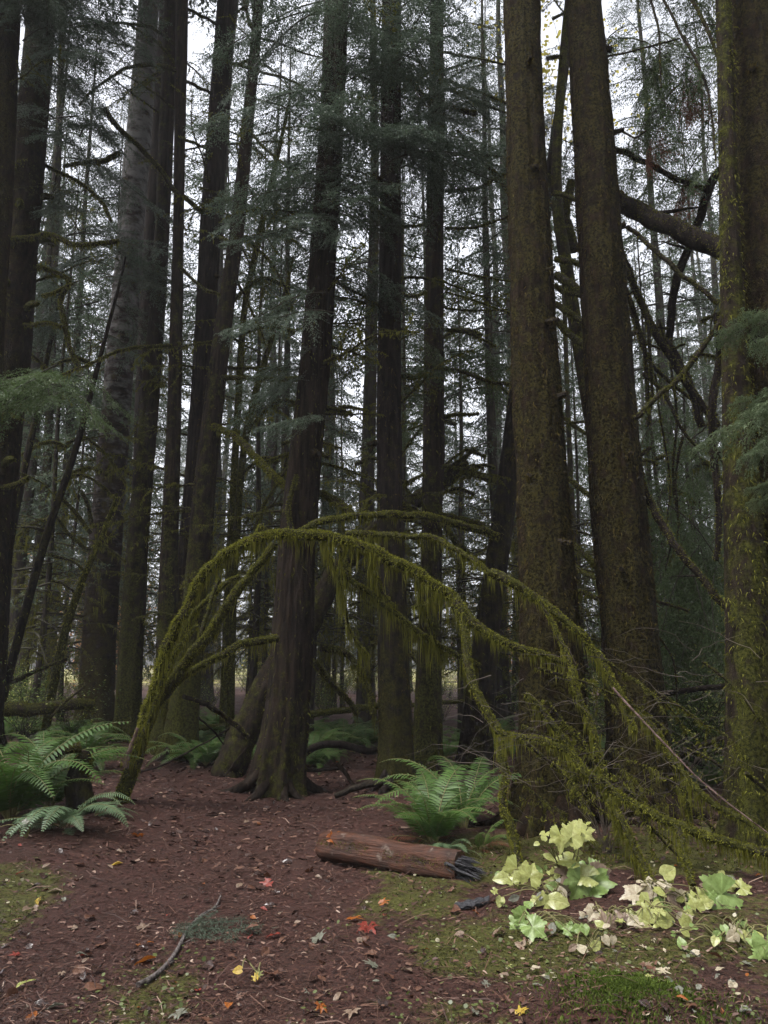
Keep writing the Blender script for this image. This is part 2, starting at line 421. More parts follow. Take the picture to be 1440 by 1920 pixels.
# ------------------------------------------------------------------ foliage building blocks
def bough(seed, L=1.6, nside=30, frac=.42, ang=58, ll=.022, lw=.011, gap=.016, droop=.25, hang=.25, tw=.012, lang=48, sub=.05, subl=.34, flat=.35):
    """a conifer bough along +X: axis, side twigs, sub-twigs and needle or scale sprays; slots: 0 leaf, 1 wood"""
    r = np.random.default_rng(seed); g = G(); up = np.array((0, 0, 1.0))
    t = np.linspace(0, 1, 9)
    ax = np.stack([L*t, .06*L*np.sin(t*4+r.random()*6)*t, -droop*L*t**2+.02*L*np.sin(t*7)], 1)
    g.addg(tube(ax, tw*(1-.85*t), 4, cap=False), mi=1)
    def axp(u): return np.stack([np.interp(u, t, ax[:, k]) for k in range(3)], -1)
    SB, SD, SL = [], [], []                                        # straight sprays: base, direction, length
    for i in range(nside):
        u = .08+.92*(i+.5*r.random())/nside; side = 1 if i % 2 else -1
        l = frac*L*min(1, u/.3+.25)*(1-u)**.6*r.uniform(.55, 1.25)+.05*L
        if r.random() < .10: continue
        a = math.radians(ang+r.normal()*12)*side*(1-.35*u)
        d = np.array((math.cos(a), math.sin(a), -droop*1.2*u+r.normal()*.15-hang*.3)); d /= np.linalg.norm(d)
        k = max(3, int(l/sub)); s = np.linspace(.05, 1, k)*l
        pts = axp(u)+d*s[:, None]; pts[:, 2] -= hang*s*s/(frac*L)*1.2; pts[:, :2] += np.cumsum(r.normal(size=(k, 2)), 0)*.012*l
        sd = np.cross(d, up)*tw*.3
        g.add(np.array([pts[0]-sd, pts[0]+sd, pts[-1]]), np.array([[0, 1, 2]]), 1)
        dirs = np.gradient(pts, axis=0); dirs /= np.linalg.norm(dirs, axis=1)[:, None]
        perp = np.cross(dirs, up); perp /= np.linalg.norm(perp, axis=1)[:, None]
        for sg in (1, -1):
            la = np.radians(lang+r.normal(size=k)*14)[:, None]
            dd = dirs*np.cos(la)+perp*np.sin(la)*sg+r.normal(size=(k, 3))*.16-up*hang*.35
            SB.append(pts); SD.append(dd); SL.append((subl*l*(1.05-s/l)+.05*L*.5)*r.uniform(.5, 1.25, k))
        SB.append(pts[:-1]); SD.append(np.diff(pts, axis=0)); SL.append(np.linalg.norm(np.diff(pts, axis=0), axis=1))
    B = np.concatenate(SB); D = np.concatenate(SD); LN = np.concatenate(SL); D = D/(np.linalg.norm(D, axis=1)[:, None]+1e-9)
    q = np.maximum(1, np.round(LN/gap).astype(int)); idx = np.repeat(np.arange(len(B)), q)
    j = np.concatenate([np.arange(n) for n in q]); f = (j+.5)/q[idx]
    P = B[idx]+D[idx]*(f*LN[idx])[:, None]; P[:, 2] -= hang*.5*(f*LN[idx])**2/(.2*L)
    Dm = D[idx]; pp = np.cross(Dm, up+r.normal(size=Dm.shape)*flat); pp /= np.linalg.norm(pp, axis=1)[:, None]+1e-9
    sg = np.where(np.arange(len(P)) % 2 == 0, 1, -1)[:, None]
    la = np.radians(lang+r.normal(size=len(P))*16)[:, None]
    Dl = Dm*np.cos(la)+pp*np.sin(la)*sg+r.normal(size=Dm.shape)*.12; Dl /= np.linalg.norm(Dl, axis=1)[:, None]
    N = len(P); S = np.cross(Dl, up+r.normal(size=(N, 3))*flat); S /= np.linalg.norm(S, axis=1)[:, None]+1e-9
    l_ = ll*r.uniform(.6, 1.3, N)[:, None]; w = lw*.5*l_/ll
    V = np.stack([P, P+Dl*l_*.45+S*w, P+Dl*l_-up*l_*.18, P+Dl*l_*.45-S*w], 1).reshape(-1, 3)
    bv = np.clip(r.normal(.5, .16, len(B)), 0, 1)[idx]
    g.add(V, np.arange(N)[:, None]*4+np.arange(4)[None], 0, np.repeat(np.clip(bv+r.normal(size=N)*.12, 0, 1), 4))
    return g

def bare_branch(seed, L=1.5, r0=.018, moss=1.0, twigs=7, mseg=6, droop=.2, hl=.12):
    """a dead branch along +X with side twigs and hanging moss; slots: 0 wood, 1 moss"""
    r = np.random.default_rng(seed); g = G()
    t = np.linspace(0, 1, 10)
    P = np.stack([L*t, L*.10*np.cumsum(r.normal(size=10))*t/3, -droop*L*t*t+L*.04*np.cumsum(r.normal(size=10))*t/2+.1*L*t], 1)
    Rr = r0*(1-.8*t)
    g.addg(tube(P, Rr, mseg, .25, 8, seed*1.7, var=.5))
    ends = [(P, Rr)]
    for i in range(twigs):
        k = r.integers(2, 9); d = np.array((r.uniform(.3, 1), r.choice([-1, 1])*r.uniform(.3, 1), r.uniform(-.6, .25))); d /= np.linalg.norm(d)
        l = L*r.uniform(.12, .4); s = np.linspace(0, 1, 5)
        Q = P[k]+d*(s*l)[:, None]; Q[:, 2] -= l*.25*s*s; Q += r.normal(size=Q.shape)*l*.03*s[:, None]
        rq = Rr[k]*.45*(1-.75*s); g.addg(tube(Q, rq, 4, cap=False, var=.4)); ends.append((Q, rq))
    for Q, rq in ends:
        ln = np.linalg.norm(Q[-1]-Q[0])
        Qd, rd = resample(Q, rq, ln/12)
        g.addg(moss_on(Qd, rd, int(150*moss*ln), .03, int(85*moss*ln), hl, r, .012, 1))
    return g

HB = [bough(100+i, ll=.028, lw=.013, gap=.019) for i in range(4)]                                          # hemlock, fine
CB = [bough(120+i, 1.3, 26, .40, 62, .036, .013, .026, .35, .7, .010, 40, .055, .40, .22) for i in range(3)]   # cedar, hanging
CN = [bough(130+i, 1.0, 40, .46, 60, .034, .0125, .0200, .22, .35, .007, 40, .042, .36, .16) for i in range(3)]   # cedar, close to the camera
LB_ = [bough(140+i, 2.3, 17, .42, 60, .085, .036, .075, .32, .35, .022, 50, .13, .36, .45) for i in range(5)]   # for crowns
LC_ = [bough(150+i, 2.0, 17, .40, 64, .10, .044, .085, .45, .8, .02, 40, .13, .40, .40) for i in range(4)]
BB = [bare_branch(160+i, 1.5, .021, 1.7) for i in range(5)]
BT = [bare_branch(170+i, 1.3, .009, .35, 12, 4, .3, .08) for i in range(5)]
BL = [bare_branch(180+i, 1.8, .02, .55, 6, 4, .35, .22) for i in range(4)]      # light, for far trees
ME = {}
def meshes(key, gs, name, mats): ME[key] = [g.mesh(name, mats) for g in gs]
meshes('hemlock', HB, 'hemlock_bough', [M['needle'], M['twig_dark']])
HL = [bough(190+i, 1.5, 26, ll=.05, lw=.018, gap=.032, sub=.085) for i in range(3)]
meshes('hemlock_light', HL, 'light_hemlock_bough', [M['needle_light'], M['twig_dark']])
meshes('cedar', CB, 'cedar_bough', [M['cedar_dark'], M['twig_dark']])
meshes('cedar_dead', CB[:2], 'dead_cedar_bough', [M['dead_cedar'], M['twig_dark']])
meshes('cedar_near', CN, 'near_cedar_bough', [M['cedar'], M['twig_dark']])
meshes('bare', BB, 'mossy_dead_branch', [M['bark_branch'], M['moss']])
meshes('thin', BT, 'thin_dead_branch', [M['twig_dark'], M['moss']])

def crown_mesh(seed, z0, z1, n, rb, kind, lows=0, lz0=1.5, dense=1.0, trunk=None):
    """boughs round a trunk (none at top level): slots 0 leaf, 1 wood, 2 moss"""
    r = np.random.default_rng(seed); g = G(); base = LB_ if kind != 'cedar' else LC_
    for i in range(n):
        u = (i+r.random())/n; z = z0+(z1-z0)*u
        if fbm(u*6, seed, 0.3, 2) < -.35 and r.random() < .6: continue
        az = i*2.4+r.normal()*.5
        prof = min(1, .55+u*2.2)*(1-u)**.75+.05
        s = rb/2.3*prof*r.uniform(.65, 1.2)
        pit = math.radians(-8+38*u*u+r.normal()*9)
        g.addg(base[r.integers(len(base))], rotm(az, pit, r.normal()*.25, max(s, .12), (0, 0, z)), dvar=r.normal()*.1)
    for i in range(lows):
        z = lz0+(z0+2-lz0)*r.random(); b = G(); src = BL[r.integers(len(BL))]
        M4 = rotm(r.random()*6.28, r.normal()*.2, 0, r.uniform(.5, 1.3), (0, 0, z))
        for Fc, m in src.F: pass
        q = G(); q.addg(src); q.F = [(f, m+1) for f, m in q.F]
        g.addg(q, M4)
    return g

CR = {}
for i, (kind, z0, z1, n, rb, lows) in enumerate([
        ('hem', 7, 36, 108, 4.8, 26), ('hem', 4.5, 30, 96, 4.4, 22), ('ced', 9, 38, 105, 4.4, 30), ('hem', 12, 40, 88, 5.1, 34),
        ('hem', 2.0, 13, 70, 2.9, 10), ('cedar', 1.0, 11, 70, 2.6, 6), ('hem', 16, 44, 74, 4.9, 40), ('hem', 2, 10, 12, 1.4, 44)]):
    CR[i] = crown_mesh(300+i, z0, z1, n, rb, 'cedar' if kind in ('ced', 'cedar') else 'hem', lows).mesh(
        'conifer_crown', [M['cedar_dark'] if kind == 'cedar' else M['needle_far'], M['twig_dark'], M['moss']])
HIGH = [crown_mesh(340+i, 0, 14, 80, 4.6, 'hem').mesh('upper_crown', [M['needle'], M['twig_dark'], M['moss']]) for i in range(2)]  # crowns above the view, widened and thickened to cut overhead light

# ------------------------------------------------------------------ trunks
TREES = {}
def trunk(key, name, label, cat, pts, Y, H, mat, seed, segs=36, flare=.5, lobes=5, rough=.10, moss=(.3, .5), tuft=0, tl=.05, tmat='moss',
          group=None, fstr=.35, side=0, high=True, rtop=.05, ffr=3.0, flute=.05):
    """pts: base to top, (px, py, width) on the photograph; Y distance (base, top)"""
    Y0, Y1 = (Y, Y) if np.isscalar(Y) else Y
    n = len(pts); P = []; Rr = []
    for i, (px, py, w) in enumerate(pts):
        y = Y0+(Y1-Y0)*i/(n-1); p = at(px, py, y); P.append(p); Rr.append(rad(w, p))
    P = np.array(P); Rr = np.array(Rr)
    gz = float(gh(P[0, 0], P[0, 1]))
    d0 = (P[1]-P[0])/(P[1, 2]-P[0, 2])
    if P[0, 2] > gz-.2:
        q = P[0]+d0*(gz-.3-P[0, 2]); P = np.vstack([q, P]); Rr = np.concatenate([[Rr[0]], Rr])
    d1 = (P[-1]-P[-3])/(P[-1, 2]-P[-3, 2])
    if H > P[-1, 2]+.5:
        P = np.vstack([P, P[-1]+d1*(H-P[-1, 2])]); Rr = np.concatenate([Rr, [rtop]])
    zt = min(H, at(720, -60, max(Y0, Y1))[2]+.5)
    zs = np.concatenate([np.arange(P[0, 2], zt, .06 if Y0 < 11 else .09), np.arange(zt, P[-1, 2], 1.0), [P[-1, 2]]])
    C = np.stack([np.interp(zs, P[:, 2], P[:, k]) for k in range(3)], 1); Rz = np.interp(zs, P[:, 2], Rr)
    k = 15; ker = np.ones(k)/k
    for a in (C[:, 0], C[:, 1], Rz):
        pad = np.concatenate([np.full(k//2, a[0]), a, np.full(k//2, a[-1])])
        if a is not Rz: pad[:k//2] = a[0]-(a[1]-a[0])*np.arange(k//2, 0, -1); pad[-(k//2):] = a[-1]
        a[:] = np.convolve(pad, ker, 'valid')
    th = np.arange(segs)/segs*2*np.pi; ct, st = np.cos(th)[None], np.sin(th)[None]; zz = (zs-gz)[:, None]
    big = fbm(ct*.9+seed, st*.9, zz*.5+seed, 2)*.10
    fur = fbm(ct*ffr+seed*3.1, st*ffr, zz*fstr*ffr*.7+seed, 3)
    fine = fbm(ct*ffr*3+seed, st*ffr*3+7, zz*fstr*ffr*3, 2)
    fl = flare*np.exp(-np.clip(zz, -.3, 99)/.26)*(.15+1.25*np.clip(np.cos(th*lobes+seed+.7*np.sin(th*2+seed)), 0, 1)[None]**1.5)
    flu = flute*np.exp(-np.clip(zz, 0, 99)/2.5)*np.cos(th*lobes+seed)[None]
    rr = Rz[:, None]*(1+big+rough*(fur-.45*np.abs(fine))+fl+flu)
    V = np.stack([C[:, 0][:, None]+rr*ct, C[:, 1][:, None]+rr*st, np.broadcast_to(C[:, 2][:, None], rr.shape)], -1).reshape(-1, 3)
    m = len(zs); i = np.arange(m-1)[:, None]*segs; j = np.arange(segs)[None]; j2 = (j+1) % segs
    g = G(); mz = moss[0]+(moss[1]-moss[0])*np.exp(-np.clip(zz, 0, 99)/3.0)+.25*fbm(ct*1.5+seed, st*1.5, zz*.6, 2)+np.zeros_like(rr)-.15*st
    g.add(V, np.stack([i+j, i+j2, i+segs+j2, i+segs+j], -1).reshape(-1, 4), 0, mz.ravel())
    bx, by = np.interp(gz, zs, C[:, 0]), np.interp(gz, zs, C[:, 1])
    root = thing(name, label, cat, (bx, by, gz), group)
    g.build('trunk', M[mat], root)
    r = np.random.default_rng(int(seed*10)+5)
    if tuft:
        vis = np.searchsorted(zs, zt)
        ti = r.integers(3, max(4, vis), tuft); tj = r.integers(0, segs, tuft)
        N = np.stack([np.cos(th[tj]), np.sin(th[tj]), np.zeros(tuft)], 1)
        keep = (N[:, 1] < .45) & (fbm(N[:, 0]*3+seed, N[:, 1]*3, zs[ti]*2.2, 3) > -.22+.30*sstep(2, 10, zs[ti]-gz))
        ti, tj, N = ti[keep], tj[keep], N[keep]
        B = V.reshape(m, segs, 3)[ti, tj]+r.normal(size=(len(ti), 3))*.02
        dd = N*.55+np.array((0, 0, -.7))+r.normal(size=N.shape)*.5
        s = strands(B-N*.004, dd, tl*r.uniform(.4, 1.5, len(B)), .010*r.uniform(.6, 1.5, len(B))*(Y0/8)**.5, .6, r)
        s.build('moss', M[tmat], root, kind='stuff')
    if high:
        z = max(zt+1.0, H*.5); x, y = np.interp(z, zs, C[:, 0]), np.interp(z, zs, C[:, 1])
        inst('crown', HIGH[int(seed) % 2], root, (x, y, z), (0, 0, seed), (.85, .85, max(.2, (H-z)/14.5)))
    TREES[key] = dict(root=root, C=C, zs=zs, R=Rz, Y=Y0, rng=r)
    return root

def on_trunk(key, py_or_z, z=False):
    """a point on the axis of a trunk at the height the photograph row shows"""
    t = TREES[key]; zz = py_or_z if z else at(720, py_or_z, t['Y'])[2]
    return np.array([np.interp(zz, t['zs'], t['C'][:, 0]), np.interp(zz, t['zs'], t['C'][:, 1]), zz]), float(np.interp(zz, t['zs'], t['R']))

# base-to-top outlines read off the photograph
trunk('L0', 'mossy_tree', 'moss coated trunk cut off by the photo\'s left edge at the top', 'tree', [(-60, 1330, 70), (-40, 900, 64), (-20, 560, 60), (2, 200, 55), (10, 0, 52)], 10.5, 26, 'bark_rust', 1.3, 28, .4, moss=(.55, .6), tuft=3000, tmat='moss')
trunk('L1', 'reddish_tree', 'reddish peeling trunk with shelf-like moss stubs at the far left', 'tree', [(-40, 1320, 90), (-12, 900, 82), (18, 640, 78), (38, 450, 66), (58, 250, 56), (80, 0, 50)], 12.5, 30, 'bark_rust', 2.1, 28, .4, moss=(.30, .5), tuft=2600, tmat='moss')
trunk('T2', 'alder_tree', 'broad alder with pale banded bark above and moss below, left of the conifer cluster', 'tree', [(177, 1345, 67), (184, 1200, 63), (194, 1050, 62), (207, 900, 56), (219, 760, 53), (232, 600, 50), (246, 430, 48), (256, 300, 46), (268, 150, 42), (280, 0, 39)], 15.5, 30, 'bark_alder', 3.7, 40, .35, 5, .05, (.0, .85), 3800, .06, 'moss_rust', fstr=1.2, ffr=1.5)
trunk('T3', 'conifer_tree', 'slim dark trunk right behind the alder, soft moss up its whole length', 'tree', [(236, 1385, 50), (243, 1240, 46), (256, 1050, 42), (268, 900, 38), (280, 760, 34), (292, 620, 30), (303, 450, 28), (312, 250, 27), (322, 0, 28)], 13.8, 30, 'bark_mossy', 4.2, 28, .35, moss=(.15, .85), tuft=2600, tmat='moss_rust')
trunk('T3b', 'conifer_tree', 'thin dark trunk half hidden between the alder and the slim mossy one', 'tree', [(248, 1340, 34), (256, 1100, 30), (262, 900, 28), (270, 640, 25), (280, 450, 24), (298, 200, 24), (312, 0, 24)], 16.5, 30, 'bark_dark', 5.9, 22, .3, moss=(.0, .4))
trunk('T4', 'conifer_tree', 'thin straight trunk with a long bare arching branch at mid height, left cluster', 'tree', [(306, 1400, 46), (312, 1240, 38), (317, 1050, 33), (324, 850, 30), (330, 640, 25), (334, 450, 20), (336, 300, 20), (339, 150, 22), (341, 0, 23)], 12.6, 28, 'bark_mossy', 6.4, 26, .35, moss=(.1, .85), tuft=2200, tmat='moss_rust')
trunk('T5', 'conifer_tree', 'tall near-black trunk, thickest of the left conifer cluster', 'tree', [(338, 1395, 62), (346, 1200, 50), (356, 1040, 44), (366, 900, 41), (384, 660, 40), (394, 450, 39), (406, 280, 38), (416, 140, 38), (426, 0, 38)], 13.4, 34, 'bark_dark', 7.7, 34, .4, 6, .08, (-.2, .6), 1800, tmat='moss_rust')
trunk('T6', 'conifer_tree', 'crooked trunk at the right side of the left cluster with mossy limbs to its right', 'tree', [(338, 1420, 66), (352, 1240, 52), (370, 1080, 45), (384, 900, 41), (398, 780, 37), (412, 670, 33), (428, 550, 30), (444, 440, 26), (456, 320, 24), (468, 200, 21), (480, 80, 20), (485, 0, 20)], 12.2, 28, 'bark_mossy', 8.2, 30, .45, moss=(.12, .95), tuft=3200, tmat='moss_rust')
trunk('T7', 'cedar_tree', 'big cedar with fluted flared base standing under the moss arch', 'tree', [(520, 1490, 94), (532, 1400, 88), (544, 1300, 80), (551, 1180, 75), (557, 1060, 68), (564, 960, 66), (576, 840, 62), (588, 720, 58), (597, 600, 55), (606, 480, 50), (616, 330, 44), (625, 150, 43), (632, 0, 42)], 9.6, 32, 'bark_mossy', 9.3, 72, .26, 7, .14, (-.15, .40), 4200, .05, 'moss', flute=.10, ffr=5, fstr=.22)
trunk('T8', 'hemlock_tree', 'straight dark trunk right of the fluted cedar, behind the arch', 'tree', [(744, 1500, 74), (741, 1400, 68), (738, 1250, 62), (735, 1100, 54), (731, 950, 48), (729, 800, 46), (730, 640, 44), (732, 450, 41), (733, 300, 38), (734, 150, 37), (735, 0, 36)], 9.9, 32, 'bark_dark', 10.6, 40, .4, 6, .10, (-.1, .8), 4200, .045, 'moss_rust')
trunk('T9', 'hemlock_tree', 'slimmer trunk with light moss on its right edge, beside the straight dark one', 'tree', [(800, 1440, 58), (803, 1300, 50), (806, 1150, 43), (810, 1000, 38), (814, 850, 40), (814, 700, 37), (815, 560, 34), (815, 430, 33), (817, 300, 33), (818, 195, 34), (819, 120, 27), (819, 0, 26)], 11.2, 28, 'bark_mossy', 11.4, 34, .35, 5, .10, (.05, .8), 3600, .05, 'moss')
trunk('T10', 'spruce_tree', 'very broad shaggy trunk with rust brown moss, left one of the two big ones', 'tree', [(1042, 1560, 146), (1040, 1430, 134), (1037, 1300, 122), (1033, 1180, 108), (1024, 1020, 98), (1014, 860, 92), (1006, 720, 87), (1000, 600, 82), (994, 450, 76), (987, 300, 72), (982, 150, 70), (978, 0, 68)], 7.7, 34, 'bark_rust', 12.8, 96, .35, 6, .10, (.48, .72), 9000, .045, 'moss_rust', ffr=6, fstr=.55)
trunk('T10b', 'leaning_tree', 'dark leaning trunk tucked behind the left broad trunk', 'tree', [(888, 1430, 66), (897, 1330, 58), (913, 1180, 48), (932, 1050, 44), (950, 930, 42), (962, 820, 38), (985, 640, 34), (1010, 480, 28)], 11.6, 13, 'bark_dark', 13.2, 28, .3, moss=(.2, .45), tuft=1200, high=False)
trunk('T11', 'spruce_tree', 'very broad shaggy trunk, right one of the two big ones', 'tree', [(1203, 1540, 132), (1198, 1450, 114), (1191, 1320, 104), (1180, 1180, 100), (1166, 1020, 98), (1150, 860, 95), (1140, 720, 90), (1132, 560, 84), (1122, 400, 78), (1112, 250, 73), (1102, 110, 69), (1094, 0, 66)], 7.9, 34, 'bark_rust', 14.5, 96, .3, 6, .10, (.48, .72), 9000, .045, 'moss_rust', ffr=6, fstr=.55)
trunk('T12', 'spruce_tree', 'huge shaggy trunk cut off by the right edge of the photo', 'tree', [(1500, 1640, 180), (1486, 1440, 160), (1470, 1200, 140), (1452, 900, 130), (1440, 640, 118), (1428, 400, 104), (1418, 200, 98), (1408, 0, 92)], 6.9, 34, 'bark_rust', 15.1, 96, .3, 6, .10, (.48, .72), 9000, .045, 'moss_rust', ffr=6, fstr=.55)
trunk('T12b', 'mossy_tree', 'green mossed trunk pressed against the huge trunk at the right', 'tree', [(1424, 1600, 112), (1414, 1440, 96), (1406, 1250, 88), (1396, 1050, 74), (1388, 900, 62), (1380, 750, 50), (1374, 600, 42), (1368, 420, 36), (1362, 200, 30), (1356, 0, 26)], 6.6, 22, 'bark_mossy', 16.9, 48, .35, 5, .07, (.35, .6), 7000, .045, 'moss', high=False)
trunk('TV', 'slender_tree', 'slender dark trunk showing between the tops of the two broad trunks', 'tree', [(1072, 560, 26), (1056, 460, 24), (1042, 380, 20), (1043, 300, 18), (1050, 180, 16), (1060, 60, 14), (1066, 0, 13)], 10.5, 20, 'bark_mossy', 17.3, 18, .2, moss=(.4, .5), tuft=500, high=False)
trunk('S1', 'mossy_sapling', 'thin dangling-moss tree rising left of the fluted cedar, upper one bending right', 'tree', [(420, 1330, 16), (430, 1050, 15), (441, 860, 14), (450, 700, 13), (456, 580, 12), (478, 480, 12), (500, 380, 11), (514, 320, 10)], 13.5, 13, 'bark_mossy', 18.2, 12, .3, moss=(.6, .7), tuft=900, high=False, rtop=.02)
trunk('S2', 'mossy_sapling', 'thin moss-wrapped stem crossing in front of the bending mossy tree', 'tree', [(432, 1330, 15), (438, 1080, 15), (447, 950, 14), (455, 840, 14), (468, 780, 13), (486, 710, 12), (508, 640, 11)], 13.0, 9, 'bark_mossy', 19.2, 12, .3, moss=(.6, .7), tuft=900, high=False, rtop=.02)
trunk('N1', 'leaning_sapling', 'thin dark sapling leaning right across the left background', 'tree', [(14, 1275, 17), (60, 1100, 16), (100, 960, 14), (135, 870, 13), (160, 780, 11), (180, 700, 9)], 13, 9, 'bark_dark', 20.2, 12, .3, moss=(.2, .3), tuft=300, high=False, rtop=.02)
trunk('N2', 'leaning_sapling', 'dark leaning trunk at the left edge, left of the other leaning saplings', 'tree', [(-10, 1180, 18), (12, 1050, 16), (36, 920, 14), (66, 790, 12), (82, 700, 10)], 14, 9, 'bark_dark', 21.2, 12, .3, moss=(.3, .3), tuft=300, high=False, rtop=.02)
trunk('N3', 'conifer_tree', 'grey-brown thin trunk between leaning saplings and alder', 'tree', [(40, 1270, 26), (55, 1180, 22), (75, 1020, 19), (90, 850, 16), (98, 650, 14), (104, 450, 13), (110, 250, 12)], 19, 24, 'bark_far', 22.2, 14, .3, moss=(.3, .3))
trunk('N4', 'mossy_sapling', 'bright green moss-clad leaning stem beside the alder\'s foot', 'tree', [(100, 1285, 16), (112, 1220, 16), (130, 1150, 16), (150, 1095, 14), (172, 1050, 10)], 13.2, 4.5, 'bark_mossy', 23.2, 12, .3, moss=(.9, 1.0), tuft=1500, tmat='moss_bright', high=False, rtop=.03)

rr = np.random.default_rng(61)
for key, n, ln, r0, mt in [('T7', 7, .55, .075, 'bark_mossy'), ('T8', 5, .5, .07, 'bark_dark'), ('T9', 4, .45, .06, 'bark_mossy'), ('T10', 6, .7, .11, 'bark_rust'), ('T11', 6, .7, .10, 'bark_rust'), ('T6', 4, .5, .08, 'bark_mossy'), ('T3', 4, .4, .07, 'bark_mossy'), ('T2', 5, .6, .10, 'bark_mossy')]:
    root = TREES[key]['root']; R_ = float(TREES[key]['R'][8]); o_ = np.array(root.location)
    for i in range(n):                                             # surface roots
        a = -math.pi*.5+(i/(n-1)-.5)*3.6+rr.normal()*.15; l = ln*rr.uniform(.6, 1.2); t = np.linspace(0, 1, 7)
        d = np.array((math.cos(a), math.sin(a), 0)); sd_ = np.array((-d[1], d[0], 0))
        Q = o_+d*(R_*.62+l*t)[:, None]+sd_*(np.sin(t*3+i)*.08*l)[:, None]; Q[:, 2] = gh(Q[:, 0], Q[:, 1])+.26*(1-t)**2.6-.055*t
        C_, q_ = resample(Q, r0*rr.uniform(.7, 1.1)*(1-.72*t), .05)
        tube(C_, q_, 12, .35, 5, i*3.3+n, var=-.1).build('root', M[mt], root)

for key, pys in (('T10', (140, 330, 520, 610, 760, 905, 1010)), ('T11', (90, 260, 430, 640, 700, 880, 1060)), ('T12', (150, 420, 700, 980)), ('T8', (350, 620, 830)), ('T5', (300, 520, 760)), ('T7', (560, 850))):
    for py in pys:                                                 # broken-off stubs of old limbs
        P, R_ = on_trunk(key, py); a = -math.pi/2+rr.uniform(-1.5, 1.5); d = np.array((math.cos(a), math.sin(a), rr.uniform(-.3, .3))); l = rr.uniform(.05, .20)
        t = np.linspace(0, 1, 5)[:, None]; C_ = P+d*(R_*.9+l*t); q_ = rr.uniform(.018, .04)*np.array([1.7, 1.2, 1, .95, .7])
        g = tube(C_, q_, 9, .35, 9, py, var=.2); g.addg(moss_on(C_, q_, 90, .03, 35, .10, rr, .008, 1)); g.build('branch_stub', [M['bark_branch'], M['moss_rust']], TREES[key]['root'])

# ------------------------------------------------------------------ branches drawn over the photograph's own
def limb(key, pts, Y, w0, w1, moss=1.0, hl=.14, mat='bark_branch', name='branch', var=.55, mm='moss', segs=8, rng=None, fz=.028, amp=.22, twigs=0, root=None, step=.07, top=.6):
    """a limb through photograph pixels at distance Y (start, end); wood plus a sub-part of moss"""
    Y0, Y1 = (Y, Y) if np.isscalar(Y) else Y
    n = len(pts); P = np.array([at(px, py, Y0+(Y1-Y0)*i/(n-1)) for i, (px, py) in enumerate(pts)])
    Rr = np.array([rad(w0+(w1-w0)*i/(n-1), p) for i, p in enumerate(P)])
    r = rng or np.random.default_rng(int(abs(pts[0][0]*7+pts[0][1]*13+pts[-1][0]))+1)
    C, Rc = resample(P, Rr, step)
    C = C+r.normal(size=3)*0; C[1:-1] += np.stack([fbm(np.arange(len(C))[1:-1]*.35, pts[0][0], k*3.3, 2) for k in range(3)], 1)*np.minimum(Rc[1:-1, None]*.8, .022)
    g = tube(C, Rc, segs, amp, 6, pts[0][0]*.37, var=var)
    for i in range(twigs):
        k = r.integers(len(C)//5, len(C)-1); d = r.normal(size=3)*np.array((1, .5, .8))+np.array((0, 0, -.35)); d /= np.linalg.norm(d)
        l = r.uniform(.25, .9)*np.linalg.norm(C[-1]-C[0])*.35; s = np.linspace(0, 1, 7)
        Q = C[k]+d*(s*l)[:, None]+np.cumsum(r.normal(size=(7, 3)), 0)*l*.02; Q[:, 2] -= .25*l*s*s
        g.addg(tube(Q, max(.004, Rc[k]*.35)*(1-.75*s), 5, .2, 6, i, var=.4))
        if moss: 
            q, rq = resample(Q, np.full(7, .006), .06); g.addg(moss_on(q, rq, int(90*l*moss), .02, int(60*l*moss), hl*.6, r, .007))
    root = root or TREES[key]['root']
    o = g.build(name, [M[mat], M[mm]], root)
    if moss:
        ln = np.linalg.norm(np.diff(C, axis=0), axis=1).sum(); sc = (np.mean(Rc)/.03)**.7
        mg = moss_on(C, Rc, int(760*ln*moss*sc), fz, int(270*ln*moss), hl, r, .009*(Y0/9)**.6, 0, top)
        if mg.V: _sub(mg, o, root, mm)
    return o
def _sub(mg, o, root, mm):
    s = bpy.data.objects.new('moss', mg.mesh('moss', M[mm], root.location)); COL.objects.link(s); s.parent = o; s['kind'] = 'stuff'; return s

